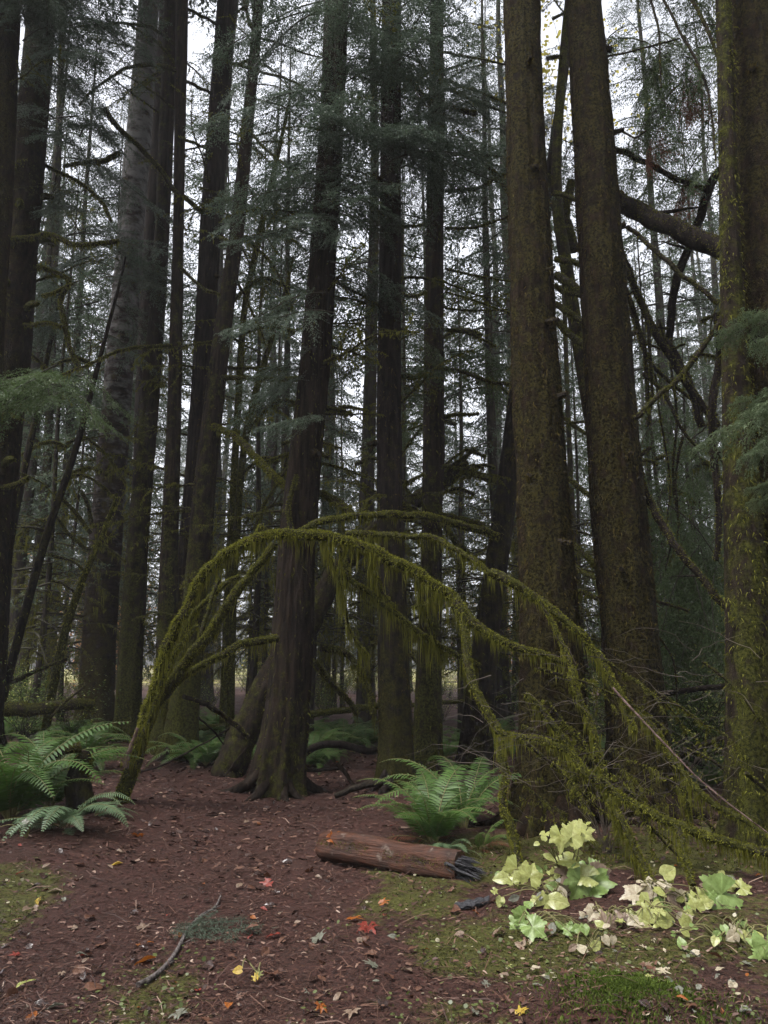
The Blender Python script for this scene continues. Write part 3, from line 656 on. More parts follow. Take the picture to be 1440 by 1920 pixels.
for k, pts, Y, w0, w1, ms, hl in [
    ('T4', [(330, 132), (300, 124), (250, 124), (215, 140), (180, 166), (148, 198)], (12.5, 11.5), 8, 3, .7, .12),
    ('T4', [(330, 84), (292, 56), (250, 45), (190, 45), (130, 52)], (12.6, 11.8), 7, 3, .3, .08),
    ('T4', [(330, 122), (302, 86), (266, 60), (240, 46), (200, 40)], (12.6, 12.0), 6, 2.5, .3, .08),
    ('T4', [(331, 362), (300, 318), (262, 276), (222, 240), (195, 204)], (12.5, 11.2), 8, 10, 1.0, .05),
    ('T4', [(331, 206), (292, 176), (252, 150), (215, 132)], (12.6, 12), 5, 2, .3, .1),
    ('T3', [(302, 214), (262, 186), (215, 150)], (13.8, 13), 4, 2, .2, .2),
    ('T4', [(344, 150), (370, 162), (398, 176)], (12.8, 13.3), 6, 5, .5, .06),
    ('T4', [(344, 262), (370, 270), (392, 283)], (12.8, 13.3), 6, 4, .5, .06),
    ('T4', [(344, 368), (362, 384), (386, 400)], (12.8, 13.3), 9, 8, .8, .08),
    ('T4', [(345, 15), (375, 28), (410, 48)], (12.8, 13.3), 6, 5, .4, .08),
    ('T4', [(336, 500), (356, 520), (380, 540), (412, 553)], (12.3, 11.9), 7, 4, .8, .08),
    ('T4', [(322, 650), (270, 650), (225, 658), (190, 672), (160, 686), (120, 702), (70, 730)], (12.5, 10.5), 7, 3, .9, .10),
    ('L1', [(0, 450), (50, 446), (95, 440), (130, 456), (170, 460), (222, 452)], (12.3, 11.5), 9, 8, 1.6, .14),
    ('L1', [(60, 300), (100, 318), (150, 344), (190, 380), (207, 414)], (12.8, 12), 6, 5, 1.5, .10),
    ('L1', [(120, 312), (165, 305), (200, 300), (222, 288)], (12.8, 12), 6, 10, 1.5, .10),
    ('L1', [(70, 500), (112, 515), (130, 530), (114, 562), (122, 604), (130, 650), (150, 690)], (12.3, 12), 8, 8, 1.6, .12),
    ('L1', [(80, 555), (105, 548), (135, 532)], (12.3, 12), 7, 5, 1.6, .12),
    ('L1', [(45, 610), (85, 606), (115, 612)], (12.3, 12), 7, 6, 1.6, .12),
    ('L1', [(0, 915), (30, 908), (55, 895)], (12.3, 12), 9, 8, 1.6, .10),
    ('L1', [(-5, 770), (30, 762), (60, 758)], (12.3, 12), 8, 5, 1.3, .10),
    ('T6', [(455, 392), (480, 396), (512, 404), (545, 424), (580, 440)], (12.3, 13), 8, 4, 1.3, .16),
    ('T6', [(450, 440), (478, 462), (512, 500), (540, 550), (552, 600)], (12.3, 13), 7, 4, 1.3, .16),
    ('T6', [(455, 445), (500, 440), (540, 446), (575, 470)], (12.3, 13.5), 6, 3, 1.3, .16),
    ('T6', [(440, 520), (462, 560), (480, 600), (500, 650)], (12.3, 12.8), 5, 3, 1.0, .16),
    ('T6', [(415, 690), (470, 690), (505, 690), (536, 694)], (12.3, 12.6), 6, 6, 1.6, .12),
    ('T6', [(415, 708), (470, 709), (520, 711), (558, 709)], (12.1, 11.8), 9, 7, 1.8, .13),
    ('T6', [(400, 800), (430, 812), (462, 838), (500, 878), (545, 918)], (12.0, 10.3), 12, 12, 1.8, .12),
    ('T6', [(470, 112), (440, 120), (400, 100)], (12.3, 13), 6, 3, .6, .08),
    ('T6', [(480, 70), (520, 80), (570, 100), (605, 108)], (12.2, 12.6), 5, 2, .3, .08),
    ('T6', [(478, 62), (464, 30), (452, -20)], (12.2, 12.2), 7, 6, .6, .08),
    ('T6', [(462, 240), (500, 280), (560, 330)], (12.2, 11.6), 6, 3, .6, .12),
    ('T6', [(440, 120), (500, 138), (545, 150), (600, 190)], (12.2, 11.5), 6, 3, .4, .12),
    ('S1', [(520, 902), (545, 868), (556, 830)], (12.2, 11.8), 6, 4, 1.6, .10),
    ('S1', [(530, 890), (505, 930), (488, 965), (478, 1000)], (12.2, 12.4), 6, 4, 1.6, .12),
    ('T7', [(598, 925), (622, 936), (645, 952), (662, 968)], (9.8, 9.3), 14, 14, 1.6, .10),
    ('T7', [(600, 1215), (640, 1220), (670, 1250), (690, 1290), (700, 1340)], (9.9, 9.7), 14, 7, 1.8, .28),
    ('T7', [(590, 1240), (615, 1275), (650, 1310), (668, 1340)], (10.2, 10.4), 12, 9, 1.5, .18),
    ('T7', [(600, 760), (632, 770), (660, 778)], (9.9, 10.4), 9, 9, 1.6, .10),
    ('T7', [(612, 520), (650, 540), (690, 560), (710, 575)], (9.8, 9.7), 7, 4, 1.0, .14),
    ('T7', [(548, 1010), (540, 960), (548, 920), (556, 890)], (9.3, 9.3), 8, 7, 1.4, .06),
    ('T8', [(755, 145), (780, 164), (804, 192)], (9.9, 10.8), 8, 8, 1.2, .08),
    ('T8', [(752, 40), (778, 95), (804, 152)], (10, 11), 4, 3, .3, .08),
    ('T8', [(750, 424), (775, 424), (802, 420)], (10.2, 11), 5, 4, .6, .08),
    ('T8', [(752, 553), (775, 556), (800, 548)], (10.2, 11), 7, 5, 1.0, .10),
    ('T8', [(752, 705), (775, 708), (795, 700)], (10.2, 11), 9, 8, 1.2, .08),
    ('T8', [(754, 905), (775, 900), (796, 888)], (10.2, 11), 6, 5, 1.2, .12),
    ('T9', [(833, 98), (860, 104), (890, 110), (948, 121)], (11.2, 10.5), 5, 4, .4, .06),
    ('T9', [(833, 150), (880, 166), (920, 182), (948, 194)], (11.2, 10.3), 6, 5, .6, .08),
    ('T9', [(833, 166), (870, 180), (905, 197), (950, 212)], (11.3, 10.8), 5, 4, .5, .08),
    ('T9', [(836, 198), (862, 206), (892, 212)], (11.0, 10.6), 10, 9, 1.8, .06),
    ('T9', [(835, 130), (870, 120), (885, 112)], (11.2, 10.8), 4, 3, .8, .08),
    ('T9', [(858, 246), (880, 270), (905, 298), (935, 336), (960, 365)], (11, 10), 7, 8, .9, .06),
    ('T9', [(836, 290), (870, 289), (910, 291), (960, 291)], (11.2, 10), 5, 4, .6, .10),
    ('T9', [(836, 358), (870, 356), (900, 350), (930, 334), (958, 320)], (11.2, 10), 7, 5, 1.0, .08),
    ('T9', [(836, 428), (880, 427), (920, 418), (952, 406)], (11.2, 10), 5, 4, .7, .08),
    ('T9', [(836, 504), (870, 512), (910, 520), (958, 528)], (11.2, 10.5), 5, 3, .9, .10),
    ('T9', [(836, 548), (880, 560), (958, 588)], (11.2, 10.5), 4, 3, .8, .10),
    ('T9', [(836, 578), (880, 582), (952, 580)], (11.3, 11), 5, 3, .7, .08),
    ('T9', [(836, 618), (868, 622), (905, 636), (930, 650)], (11.2, 11), 7, 4, 1.2, .10),
    ('T9', [(834, 692), (880, 702), (925, 716), (962, 722)], (11.2, 10.8), 8, 6, 1.4, .10),
    ('T9', [(834, 782), (860, 778), (898, 776)], (11.2, 10.8), 8, 5, 1.2, .06),
    ('T9', [(832, 905), (846, 880), (868, 862), (892, 842)], (11.5, 11.2), 16, 7, 1.0, .12),
    ('T9', [(866, 884), (890, 890), (935, 906)], (12, 12), 12, 8, 2.0, .14),
    ('T10b', [(905, 985), (880, 978), (850, 970), (825, 968)], (11.4, 10.6), 14, 10, 1.2, .08),
    ('T10b', [(905, 1060), (880, 1040), (850, 1010), (832, 985)], (11.4, 10.6), 12, 9, 1.4, .12),
    ('TV', [(1036, 36), (1048, 30), (1062, 22)], 10.5, 6, 4, .5, .06),
    ('TV', [(1026, 110), (1040, 108), (1054, 106)], 10.4, 8, 6, 1.2, .08),
    ('TV', [(1038, 362), (1062, 368), (1090, 377)], (10.4, 10), 9, 8, 1.0, .08),
    ('TV', [(1042, 486), (1062, 490), (1092, 497)], (10, 9.6), 12, 9, 1.2, .08),
    ('TV', [(1042, 516), (1066, 532), (1094, 552)], (10, 9.6), 16, 15, .7, .08),
    ('TV', [(1040, 535), (1066, 550), (1094, 556)], (9.8, 9.6), 10, 8, 1.0, .08),
    ('TV', [(1042, 570), (1066, 588), (1098, 606)], (9.8, 9.4), 12, 10, .9, .10),
    ('TV', [(1046, 604), (1070, 630), (1100, 648)], (9.8, 9.4), 14, 13, .9, .10),
    ('TV', [(1075, 470), (1060, 400), (1072, 340)], (10.8, 10.8), 22, 16, .7, .08),
    ('TV', [(1050, 780), (1078, 800), (1108, 816)], (9.8, 9.4), 8, 6, .6, .06),
    ('TV', [(1058, 895), (1080, 910), (1110, 932)], (9.8, 9.4), 9, 9, .8, .06),
    ('TV', [(1050, 796), (1074, 793), (1100, 790)], (9.8, 9.4), 6, 5, .4, .06),
    ('T11', [(1068, 1018), (1090, 1036), (1118, 1064)], (9.6, 9.2), 10, 8, 1.6, .12),
    ('T11', [(1070, 1055), (1092, 1072), (1120, 1086)], (9.2, 8.8), 9, 8, .8, .06),
    ('T11', [(1074, 1110), (1095, 1112), (1122, 1122)], (9.6, 9.2), 9, 8, 1.4, .12),
]:
    limb(k, pts, Y, w0, w1, ms, hl, twigs=3 if ms < .7 else 1)

# thicket between the right trunks
for pts, Y, w0, w1, ms, hl in [
    ([(1140, 366), (1180, 386), (1225, 410), (1290, 440), (1365, 474)], (8.6, 7.4), 32, 38, .8, .03),
    ([(1146, 282), (1180, 290), (1222, 312), (1272, 337), (1328, 357)], (8.2, 8.4), 11, 9, 1.0, .05),
    ([(1362, 305), (1336, 340), (1312, 405), (1290, 470), (1270, 525), (1258, 590), (1255, 650)], (8.2, 9), 18, 14, .4, .05),
    ([(1176, 425), (1215, 458), (1250, 490), (1300, 530), (1347, 570)], (7.9, 7.5), 8, 9, .7, .05),
    ([(1235, -20), (1275, 60), (1318, 140), (1336, 230), (1342, 300)], (7.5, 7), 5, 4, .15, .06),
    ([(1288, -20), (1326, 55), (1352, 128)], (7.3, 7), 7, 6, .3, .06),
    ([(1212, -20), (1233, 46), (1238, 110), (1240, 165)], (7.5, 7.5), 5, 3, .2, .06),
    ([(1138, 106), (1180, 97), (1220, 86), (1275, 72)], (7.9, 7.6), 4, 3, .3, .06),
    ([(1165, 245), (1190, 258), (1212, 245)], (7.9, 7.6), 4, 3, .3, .06),
    ([(1190, 785), (1230, 748), (1275, 706), (1325, 645), (1358, 585)], (7.4, 7.3), 10, 9, .9, .10),
    ([(1248, 640), (1278, 690), (1300, 740), (1316, 800)], (8.6, 8.4), 18, 14, .5, .05),
    ([(1345, 590), (1350, 680), (1336, 760), (1342, 880), (1348, 960), (1342, 1050)], (8.2, 8), 18, 11, .5, .05),
    ([(1164, 470), (1196, 555), (1238, 640), (1288, 720), (1345, 800)], (8.6, 8.4), 13, 14, .9, .08),
    ([(1170, 500), (1206, 570), (1218, 650), (1222, 740), (1215, 800)], (8.4, 8.4), 8, 5, 1.0, .10),
    ([(1172, 540), (1198, 610), (1212, 690), (1216, 770)], (8.6, 8.6), 10, 7, 1.0, .08),
    ([(1180, 560), (1208, 660), (1260, 720), (1345, 780)], (9, 8.8), 9, 6, .8, .10),
    ([(1200, 900), (1228, 958), (1265, 1018), (1310, 1080), (1368, 1145)], (8, 7.2), 15, 13, 1.0, .05),
    ([(1236, 600), (1258, 690), (1268, 790), (1262, 880), (1268, 960)], (9, 9), 5, 4, .6, .1),
    ([(1228, 700), (1240, 800), (1256, 900), (1248, 1000)], (9, 9), 4, 3, .6, .1),
    ([(1280, 820), (1266, 900), (1272, 990), (1255, 1060)], (9, 9), 6, 3, .6, .1),
    ([(1200, 640), (1250, 655), (1285, 645)], (8.6, 8.4), 5, 4, .5, .06),
    ([(1205, 700), (1245, 740), (1290, 820), (1350, 860)], (8.6, 8.4), 7, 5, .7, .06),
    ([(1220, 840), (1204, 850), (1190, 858)], (8.0, 7.9), 8, 7, .8, .05),
    ([(1216, 1122), (1250, 1132), (1290, 1146)], (8.2, 8.6), 7, 4, .5, .05),
    ([(1225, 1180), (1262, 1240), (1270, 1330)], (8.2, 8.2), 4, 3, .3, .05),
]:
    limb('T11', pts, Y, w0, w1, ms, hl, twigs=2, amp=.12, top=.9, mat='bark_dark' if w0 > 12 else 'bark_branch', var=-.1 if w0 > 12 else .35)

for pts, Y, w0, w1, ms in [([(18, 1280), (60, 1262), (125, 1236)], 13, 9, 6, .4), ([(8, 1330), (70, 1330), (140, 1322), (175, 1322)], (12.4, 13), 26, 20, 1.2),
                           ([(95, 1345), (130, 1310), (160, 1285)], 12.5, 5, 4, .3), ([(100, 960), (128, 1000), (160, 1030)], 13.2, 5, 7, 1.0),
                           ([(112, 930), (140, 960), (170, 1000)], 13.2, 7, 8, .6), ([(90, 1040), (130, 1050), (165, 1075)], 13.2, 5, 5, .8),
                           ([(95, 1090), (120, 1095), (150, 1120)], 13.2, 4, 5, .6), ([(150, 920), (165, 950), (172, 985)], 13.4, 6, 8, .6)]:
    limb('N1', pts, Y, w0, w1, ms, .08)
# arching mossy limbs that fill the middle ground between the trunks
rr = np.random.default_rng(93)
for key, (x0, x1, y0, y1), n, Ys in (('S1', (430, 560, 520, 960), 8, (13, 15)), ('T7', (610, 690, 640, 1000), 5, (11, 12.5)), ('T9', (840, 930, 600, 960), 7, (11.8, 13.5)), ('N1', (95, 200, 620, 1060), 8, (13, 15)), ('T8', (640, 700, 1020, 1260), 4, (11, 13)), ('T11', (1225, 1330, 560, 1000), 6, (9, 10.5))):
    for i in range(n):
        x, y = rr.uniform(x0, x1), rr.uniform(y0, y1); sg = rr.choice([-1, 1]); l = rr.uniform(55, 130); dn = rr.uniform(.1, .9)
        limb(key, [(x, y), (x+sg*l*.3, y-l*.10), (x+sg*l*.65, y+l*(dn*.25-.06)), (x+sg*l, y+l*dn*.75)], rr.uniform(*Ys), rr.uniform(6, 9), rr.uniform(3, 5), 1.5, .16, twigs=1, rng=np.random.default_rng(900+i*7+int(x)))
# shelf-like moss stubs on the reddish tree
rr = np.random.default_rng(41)
for py in np.linspace(300, 880, 17):
    P, R_ = on_trunk('L1', py); a = -math.pi/2+rr.normal()*1.0
    q = P+np.array((math.cos(a), math.sin(a), 0))*R_*.8
    t = np.linspace(0, 1, 6)[:, None]; l = rr.uniform(.18, .4)
    C = q+np.array((math.cos(a), math.sin(a), .1))*l*t+np.array((0, 0, .06))*np.sin(t*3)
    g = tube(C, np.full(6, .055)*np.array([.8, 1, 1.1, 1.1, .9, .5]), 8, .3, 6, py, var=.9)
    cc, rc = resample(C, np.full(6, .055), .03)
    g.addg(moss_on(cc, rc, 260, .03, 60, .10, rr, .012, 1))
    g.build('moss_stub', [M['bark_branch'], M['moss']], TREES['L1']['root'])

# random dead side branches on the conifers of the cluster and beyond
rr = np.random.default_rng(77)
for key, n, p0, p1, sc in [('T3', 14, 60, 900, 1.0), ('T3b', 14, 60, 1000, 1.0), ('T5', 16, -40, 900, 1.1), ('T6', 30, 20, 1200, 1.0), ('T7', 16, 0, 1000, .9), ('T8', 26, 20, 1250, .9),
                           ('T9', 30, 20, 1200, 1.0), ('T4', 8, 500, 1200, .8), ('N1', 6, 800, 1200, .7), ('L1', 14, 200, 1200, 1.0), ('N3', 26, 260, 1150, 1.2), ('L0', 6, 100, 900, .8), ('T2', 5, 600, 1100, .5), ('TV', 8, 20, 500, .7)]:
    for i in range(n):
        P, R_ = on_trunk(key, rr.uniform(p0, p1)); side = rr.choice([0, math.pi]); az = side+rr.normal()*.8
        s = rr.uniform(.5, 1.15)*sc
        me = ME['bare' if rr.random() < .68 else 'thin']
        inst('branch', me[rr.integers(len(me))], TREES[key]['root'], P+np.array((math.cos(az), math.sin(az), 0))*R_*.8, (rr.normal()*.3, -rr.normal(.0, .25), az), s)

# ------------------------------------------------------------------ the mossy arch
ab = at(228, 1492, 8.2); ab[2] = float(gh(ab[0], ab[1]))
ARCH = thing('vine_maple', 'moss draped maple whose stems bend over into a wide arch across the path', 'tree', ab)
def stem(pts, Y, w0, w1, moss=1.5, hl=.22, top=.5, mat='bark_branch', mm='moss_bright', segs=9, name='stem', var=.7, fz=.024, tw=0):
    return limb(None, pts, Y, w0, w1, moss, hl, mat, name, var, mm, segs, None, fz, .3, tw, ARCH, .05, top)
stem([(222, 1510), (236, 1470), (250, 1430), (262, 1392), (275, 1355), (292, 1320), (330, 1270), (356, 1232), (385, 1195), (410, 1160), (445, 1110), (475, 1070), (500, 1040), (515, 1020)], (8.2, 8.3), 30, 13, 1.6, .12)
stem([(245, 1440), (262, 1385), (280, 1320), (300, 1255), (320, 1200), (345, 1150), (375, 1090), (405, 1055), (440, 1028), (480, 1010), (525, 1002), (575, 1004), (625, 1008), (680, 1026), (725, 1045), (765, 1066), (805, 1092), (845, 1118)], (8.2, 7.6), 16, 19, 3.2, .30, fz=.038)
stem([(845, 1118), (864, 1140), (890, 1170), (920, 1192), (965, 1213), (1010, 1225), (1060, 1245)], (7.6, 7.1), 22, 9, 2.2, .22)
stem([(850, 1122), (866, 1165), (876, 1210), (880, 1260), (896, 1300), (920, 1345), (936, 1385), (938, 1420), (948, 1455), (944, 1500), (956, 1545), (972, 1600), (968, 1640)], (7.6, 6.2), 15, 12, 1.7, .13)
stem([(250, 1420), (272, 1360), (300, 1300), (330, 1225), (342, 1190), (365, 1150), (395, 1120), (420, 1095), (450, 1080)], (8.4, 8.6), 11, 8, 2.4, .14)
stem([(268, 1375), (300, 1290), (318, 1245), (345, 1200), (372, 1172)], (8.1, 8.0), 10, 7, 2.4, .14)
stem([(310, 1300), (352, 1262), (392, 1240), (425, 1222), (455, 1208), (490, 1202), (520, 1198)], (8.3, 8.9), 12, 16, 1.4, .16)
stem([(352, 1240), (372, 1200), (388, 1150), (402, 1110), (412, 1085)], (8.3, 8.4), 9, 7, .5, .08)
stem([(344, 1306), (372, 1314), (400, 1328), (432, 1352), (466, 1382)], (8.3, 9.1), 9, 10, .3, .06, var=.3)
stem([(474, 1030), (478, 1010), (486, 992), (492, 985)], (8.1, 8.1), 12, 10, 2.5, .08)
stem([(236, 1440), (246, 1405), (258, 1365)], (8.05, 8.05), 10, 7, .5, .05, mat='stick_pale', var=-.3)
stem([(560, 998), (590, 984), (640, 970), (700, 966), (760, 966), (800, 968), (850, 980), (895, 992), (935, 1006)], (8.6, 9.4), 12, 15, 1.8, .12)
stem([(650, 1002), (700, 1000), (760, 1006), (815, 1010), (840, 1024), (870, 1040), (900, 1060), (924, 1076)], (8.2, 7.4), 12, 8, 2.0, .20)
stem([(920, 1074), (955, 1090), (1000, 1118), (1045, 1150), (1090, 1190), (1130, 1240), (1155, 1285), (1176, 1330), (1190, 1372)], (7.3, 6.5), 18, 7, 2.0, .20)
stem([(1188, 1330), (1230, 1372), (1268, 1432), (1330, 1500), (1400, 1540), (1470, 1600)], (6.6, 5.5), 8, 11, 2.2, .24)
stem([(930, 1372), (975, 1382), (1020, 1390), (1065, 1408), (1100, 1450), (1150, 1482), (1210, 1520), (1270, 1548), (1330, 1572), (1400, 1592), (1460, 1600)], (6.7, 5.4), 10, 18, 2.4, .20)
stem([(985, 1300), (1030, 1350), (1064, 1395), (1072, 1440), (1080, 1500)], (6.7, 6.4), 10, 14, 2.2, .24)
stem([(640, 1020), (652, 1080), (690, 1110), (740, 1150), (790, 1190), (850, 1225), (900, 1250)], (8.0, 7.8), 10, 9, 2.2, .34)
stem([(690, 1030), (704, 1075), (716, 1110), (740, 1140)], (8.0, 7.9), 7, 4, 1.6, .5)
stem([(600, 1012), (622, 1050), (640, 1100), (655, 1180), (690, 1230)], (8.1, 8.6), 6, 3, 1.6, .5)
stem([(820, 1110), (800, 1130), (770, 1140)], (7.6, 7.7), 6, 3, 2, .34)
stem([(780, 1075), (790, 1120), (812, 1190), (830, 1240)], (7.7, 7.9), 5, 3, 1.6, .3)
stem([(1010, 1120), (1060, 1220), (1085, 1300), (1120, 1400), (1160, 1560)], (7.0, 6.2), 6, 10, 1.6, .2)
stem([(1140, 1500), (1180, 1560), (1205, 1620), (1230, 1660)], (5.9, 5.4), 12, 12, 2.0, .2)
stem([(1270, 1550), (1285, 1600), (1300, 1660)], (5.7, 5.3), 12, 10, 2.0, .2)
stem([(1280, 1475), (1290, 1510), (1292, 1560)], (5.8, 5.8), 12, 8, 2.4, .2)
stem([(1150, 1290), (1175, 1318), (1205, 1350), (1260, 1408), (1300, 1450), (1360, 1502), (1445, 1566)], (6.3, 5.4), 4.5, 3, .3, .04, mat='stick_pale', var=-.6)
# the dense fringe of fine dead twigs in the tangle under the arch's right end
r = np.random.default_rng(9); g = G()
for i in range(130):
    px, py = r.uniform(905, 1440), r.uniform(1220, 1640)
    if py > 1520+.1*(px-900): py -= 160
    y = r.uniform(5.5, 7.2); p = at(px, py, y); a = r.uniform(-.9, .9)+(math.pi if r.random() < .5 else 0); l = r.uniform(.2, .8)
    s = np.linspace(0, 1, 9); d = np.array((math.cos(a), r.normal()*.25, math.sin(a)*.8-.1))
    Q = p+d*(s*l)[:, None]+np.cumsum(r.normal(size=(9, 3)), 0)*l*.022; Q[:, 2] += .22*l*np.sin(s*3.1)*r.uniform(-.6, 1)
    Q[:, 2] = np.maximum(Q[:, 2], gh(Q[:, 0], Q[:, 1])+.02)
    g.addg(tube(Q, .0030*r.uniform(.5, 1.3)*(1-.7*s), 3, cap=False, var=r.uniform(.0, 1)))
g.build('twig', M['twig'], ARCH, kind='stuff')
r = np.random.default_rng(10); g = G()
for i in range(24):                                                # moss hanging on the fine twigs
    px, py = r.uniform(930, 1420), r.uniform(1380, 1600); y = r.uniform(5.6, 6.9)
    a = r.uniform(-.6, .3); l = r.uniform(.25, .7); s = np.linspace(0, 1, 9)[:, None]
    Q = at(px, py, y)+np.array((math.cos(a), r.normal()*.3, math.sin(a)))*s*l; Q[:, 2] = np.maximum(Q[:, 2], gh(Q[:, 0], Q[:, 1])+.04)
    g.addg(moss_on(Q, np.full(9, .01), 90, .035, 30, .13, r, .008))
g.build('moss', M['moss'], ARCH, kind='stuff')

for i in range(17):                                                # drooping mossy dead branches of the tangle
    px, py = r.uniform(940, 1420), r.uniform(1230, 1500); p = at(px, py, r.uniform(5.9, 7.2)); a = r.normal()*.35
    inst('branch', ME['bare'][r.integers(5)], ARCH, p, (r.normal()*.4, r.normal(.6, .2), a), r.uniform(.45, .9))

# ------------------------------------------------------------------ the leaning and fallen wood
def log(name, label, cat, pts, Y, w0, w1, mat, var, segs=20, amp=.16, moss=0, part='log', hl=.05, mm='moss', twigs=0, group=None, rough_end=None):
    a = at(*pts[0], Y if np.isscalar(Y) else Y[0])
    root = thing(name, label, cat, (a[0], a[1], float(gh(a[0], a[1]))), group)
    limb(None, pts, Y, w0, w1, moss, hl, mat, part, var, mm, segs, None, .02, amp, twigs, root, .05)
    return root
log('leaning_tree', 'thick mossy trunk leaning behind the fluted cedar, its foot spreading left', 'tree', [(405, 1500), (440, 1420), (478, 1330), (520, 1250), (575, 1175), (620, 1090), (690, 1010), (770, 945), (830, 905), (872, 868)], (10.7, 12.0), 62, 20, 'bark_mossy', .4, 32, .22, .9, 'trunk', .16)
log('fallen_branch', 'dark crooked fallen branch between the fluted cedar and the straight trunk', 'fallen branch', [(566, 1418), (588, 1402), (615, 1394), (650, 1398), (690, 1408), (712, 1406)], (10.3, 10.4), 15, 12, 'bark_dark', .05, 10, .2)
log('fallen_log', 'green mossy pole lying behind the fluted cedar and ferns', 'log', [(570, 1342), (620, 1335), (670, 1328), (712, 1324), (770, 1318)], (13.0, 13.6), 13, 11, 'bark_mossy', 1.2, 10, .12, .8)
log('fallen_log', 'long low mossy log lying left of the leaning trunk', 'log', [(360, 1366), (420, 1362), (470, 1356)], (13.2, 13.4), 12, 10, 'bark_mossy', 1.0, 10, .15, .8)
log('dead_stick', 'grey stick with cut-off look lying near the foot of the straight trunk', 'stick', [(628, 1492), (660, 1480), (690, 1472), (718, 1466)], (9.3, 9.2), 11, 13, 'bark_branch', -.3, 8, .15)
log('dead_stick', 'short tan stick standing tilted on the soil behind the grey one', 'stick', [(634, 1434), (648, 1450), (664, 1474)], (10.2, 9.8), 9, 7, 'bark_rust', -.9, 8, .15)
log('dead_stick', 'thin dark stick lying level left of the tilted tan one', 'stick', [(576, 1444), (606, 1443), (640, 1440)], (10.4, 10.3), 7, 6, 'bark_dark', -.3, 8, .15)
log('fallen_pole', 'straight fallen pole bridging the gap between the right trunks low down', 'log', [(1228, 1306), (1270, 1298), (1320, 1290), (1382, 1282)], (8.6, 8.2), 11, 10, 'bark_dark', .2, 8, .15, .2)
log('fallen_pole', 'pale broken pole angled up behind the lower right tangle', 'log', [(1275, 1420), (1310, 1400), (1365, 1382)], (8.3, 8.2), 14, 9, 'bark_branch', .1, 8, .15, .3)
log('fallen_log', 'dark log lying between the feet of the two broad trunks', 'log', [(1085, 1425), (1120, 1422), (1160, 1428)], (8.6, 8.6), 14, 13, 'bark_dark', .3, 8, .15, .3)
log('fallen_log', 'half-buried mossy log among the ferns behind the straight trunk', 'log', [(770, 1322), (830, 1318), (890, 1312), (950, 1306)], (13.5, 13.8), 8, 7, 'bark_mossy', .8, 8, .12, .4)
for pts, lab in [([(262, 1448), (310, 1432), (380, 1395), (430, 1366)], 'long thin dead stick rising from the soil toward the leaning trunk'),
                 ([(420, 1456), (440, 1430), (462, 1402)], 'short dead stick leaning on the root of the leaning trunk'),
                 ([(372, 1345), (400, 1370), (420, 1395)], 'thin dead stick lying downhill of the mossy left log'),
                 ([(262, 1490), (290, 1488), (322, 1496)], 'bent grey stick lying just right of the arch\'s foot')]:
    log('dead_stick', lab, 'stick', pts, (9.2, 9.6), 4, 3, 'bark_dark', -.2, 6, .15)
# rotten stump in the left ferns
p = at(150, 1452, 7.7); z0 = float(gh(p[0], p[1]))
ST = thing('rotten_stump', 'small dark rotten stump rising from the left ferns', 'stump', (p[0], p[1], z0))
g = tube(np.array([(p[0]+.03*math.sin(i), p[1], z0-.1+.085*i) for i in range(9)]), np.array([.17, .16, .14, .125, .12, .11, .11, .09, .05]), 18, .35, 6, 2.2)
g.addg(moss_on(np.array([(p[0], p[1], z0+.2+.05*i) for i in range(8)]), np.full(8, .11), 500, .03, 80, .07, r, .009, 1)); g.build('stump_wood', [M['bark_dark'], M['moss']], ST)
q = np.array([at(150, 1402, 7.6), at(120, 1408, 7.5), at(96, 1422, 7.4)])
qc, qr = resample(q, np.array([.045, .035, .02]), .04); g = tube(qc, qr, 8, .45, 6, 1.1); g.addg(moss_on(qc, qr, 420, .03, 90, .09, r, .008, 1)); g.build('broken_limb', [M['bark_dark'], M['moss']], ST)

# the reddish barkless log beside the path
m, nt = nodes('wet_red_wood')
tc = nd(nt, 'ShaderNodeTexCoord').outputs['Object']
rota = nd(nt, 'ShaderNodeMapping', i_0=tc); rota.inputs['Rotation'].default_value = (0, 0, .53); rotv = nd(nt, 'ShaderNodeMapping', i_0=rota.outputs[0]); rotv.inputs['Scale'].default_value = (.10, 1, 1)
n1 = noise(nt, rotv.outputs[0], 38, 5, .65); n2 = noise(nt, tc, 4.5, 4, .6)
col = mixc(nt, nd(nt, 'ShaderNodeMapRange', i_0=n1, i_1=.35, i_2=.68).outputs[0], (.024, .011, .007), (.105, .044, .026))
col = mixc(nt, nd(nt, 'ShaderNodeMapRange', i_0=n2, i_1=.5, i_2=.68).outputs[0], col, (.035, .022, .018))
col = mixc(nt, nd(nt, 'ShaderNodeMapRange', i_0=noise(nt, tc, 9, 4, .6), i_1=.62, i_2=.7).outputs[0], col, (.13, .095, .075))
finish(nt, col, nd(nt, 'ShaderNodeMapRange', i_0=n2, i_1=.3, i_2=.7, i_3=.35, i_4=.75).outputs[0], n1, .9, .02, .18); M['red_wood'] = m
M['char'] = bark_mat('dark_rotten_wood', (.008, .008, .010), (.040, .038, .044), (.03, .03, .02), (.02, .02, .012), sz=1, sc=26, wet=.4, spec=.5)
LA = at(606, 1566, 6.75); LBE = at(864, 1620, 5.92)
LA[2] = float(gh(LA[0], LA[1]))+.10; LBE[2] = float(gh(LBE[0], LBE[1]))+.08
LG = thing('fallen_log', 'reddish barkless log with a dark shattered end lying by the path', 'log', (LA[0], LA[1], LA[2]-.1))
C, Rc = resample(np.array([LA, LA*.66+LBE*.34+(0, 0, .012), LA*.33+LBE*.67+(0, 0, -.008), LBE]), np.array([.112, .118, .110, .100]), .025)
Rc = Rc*(1+.05*fbm(np.arange(len(C))*.12, 1, 2, 2)); Rc[:3] *= (.80, .93, .98)
g = tube(C, Rc, 48, .24, 1.2, 4.4, True, .10); lo_ = g.build('log', M['red_wood'], LG)
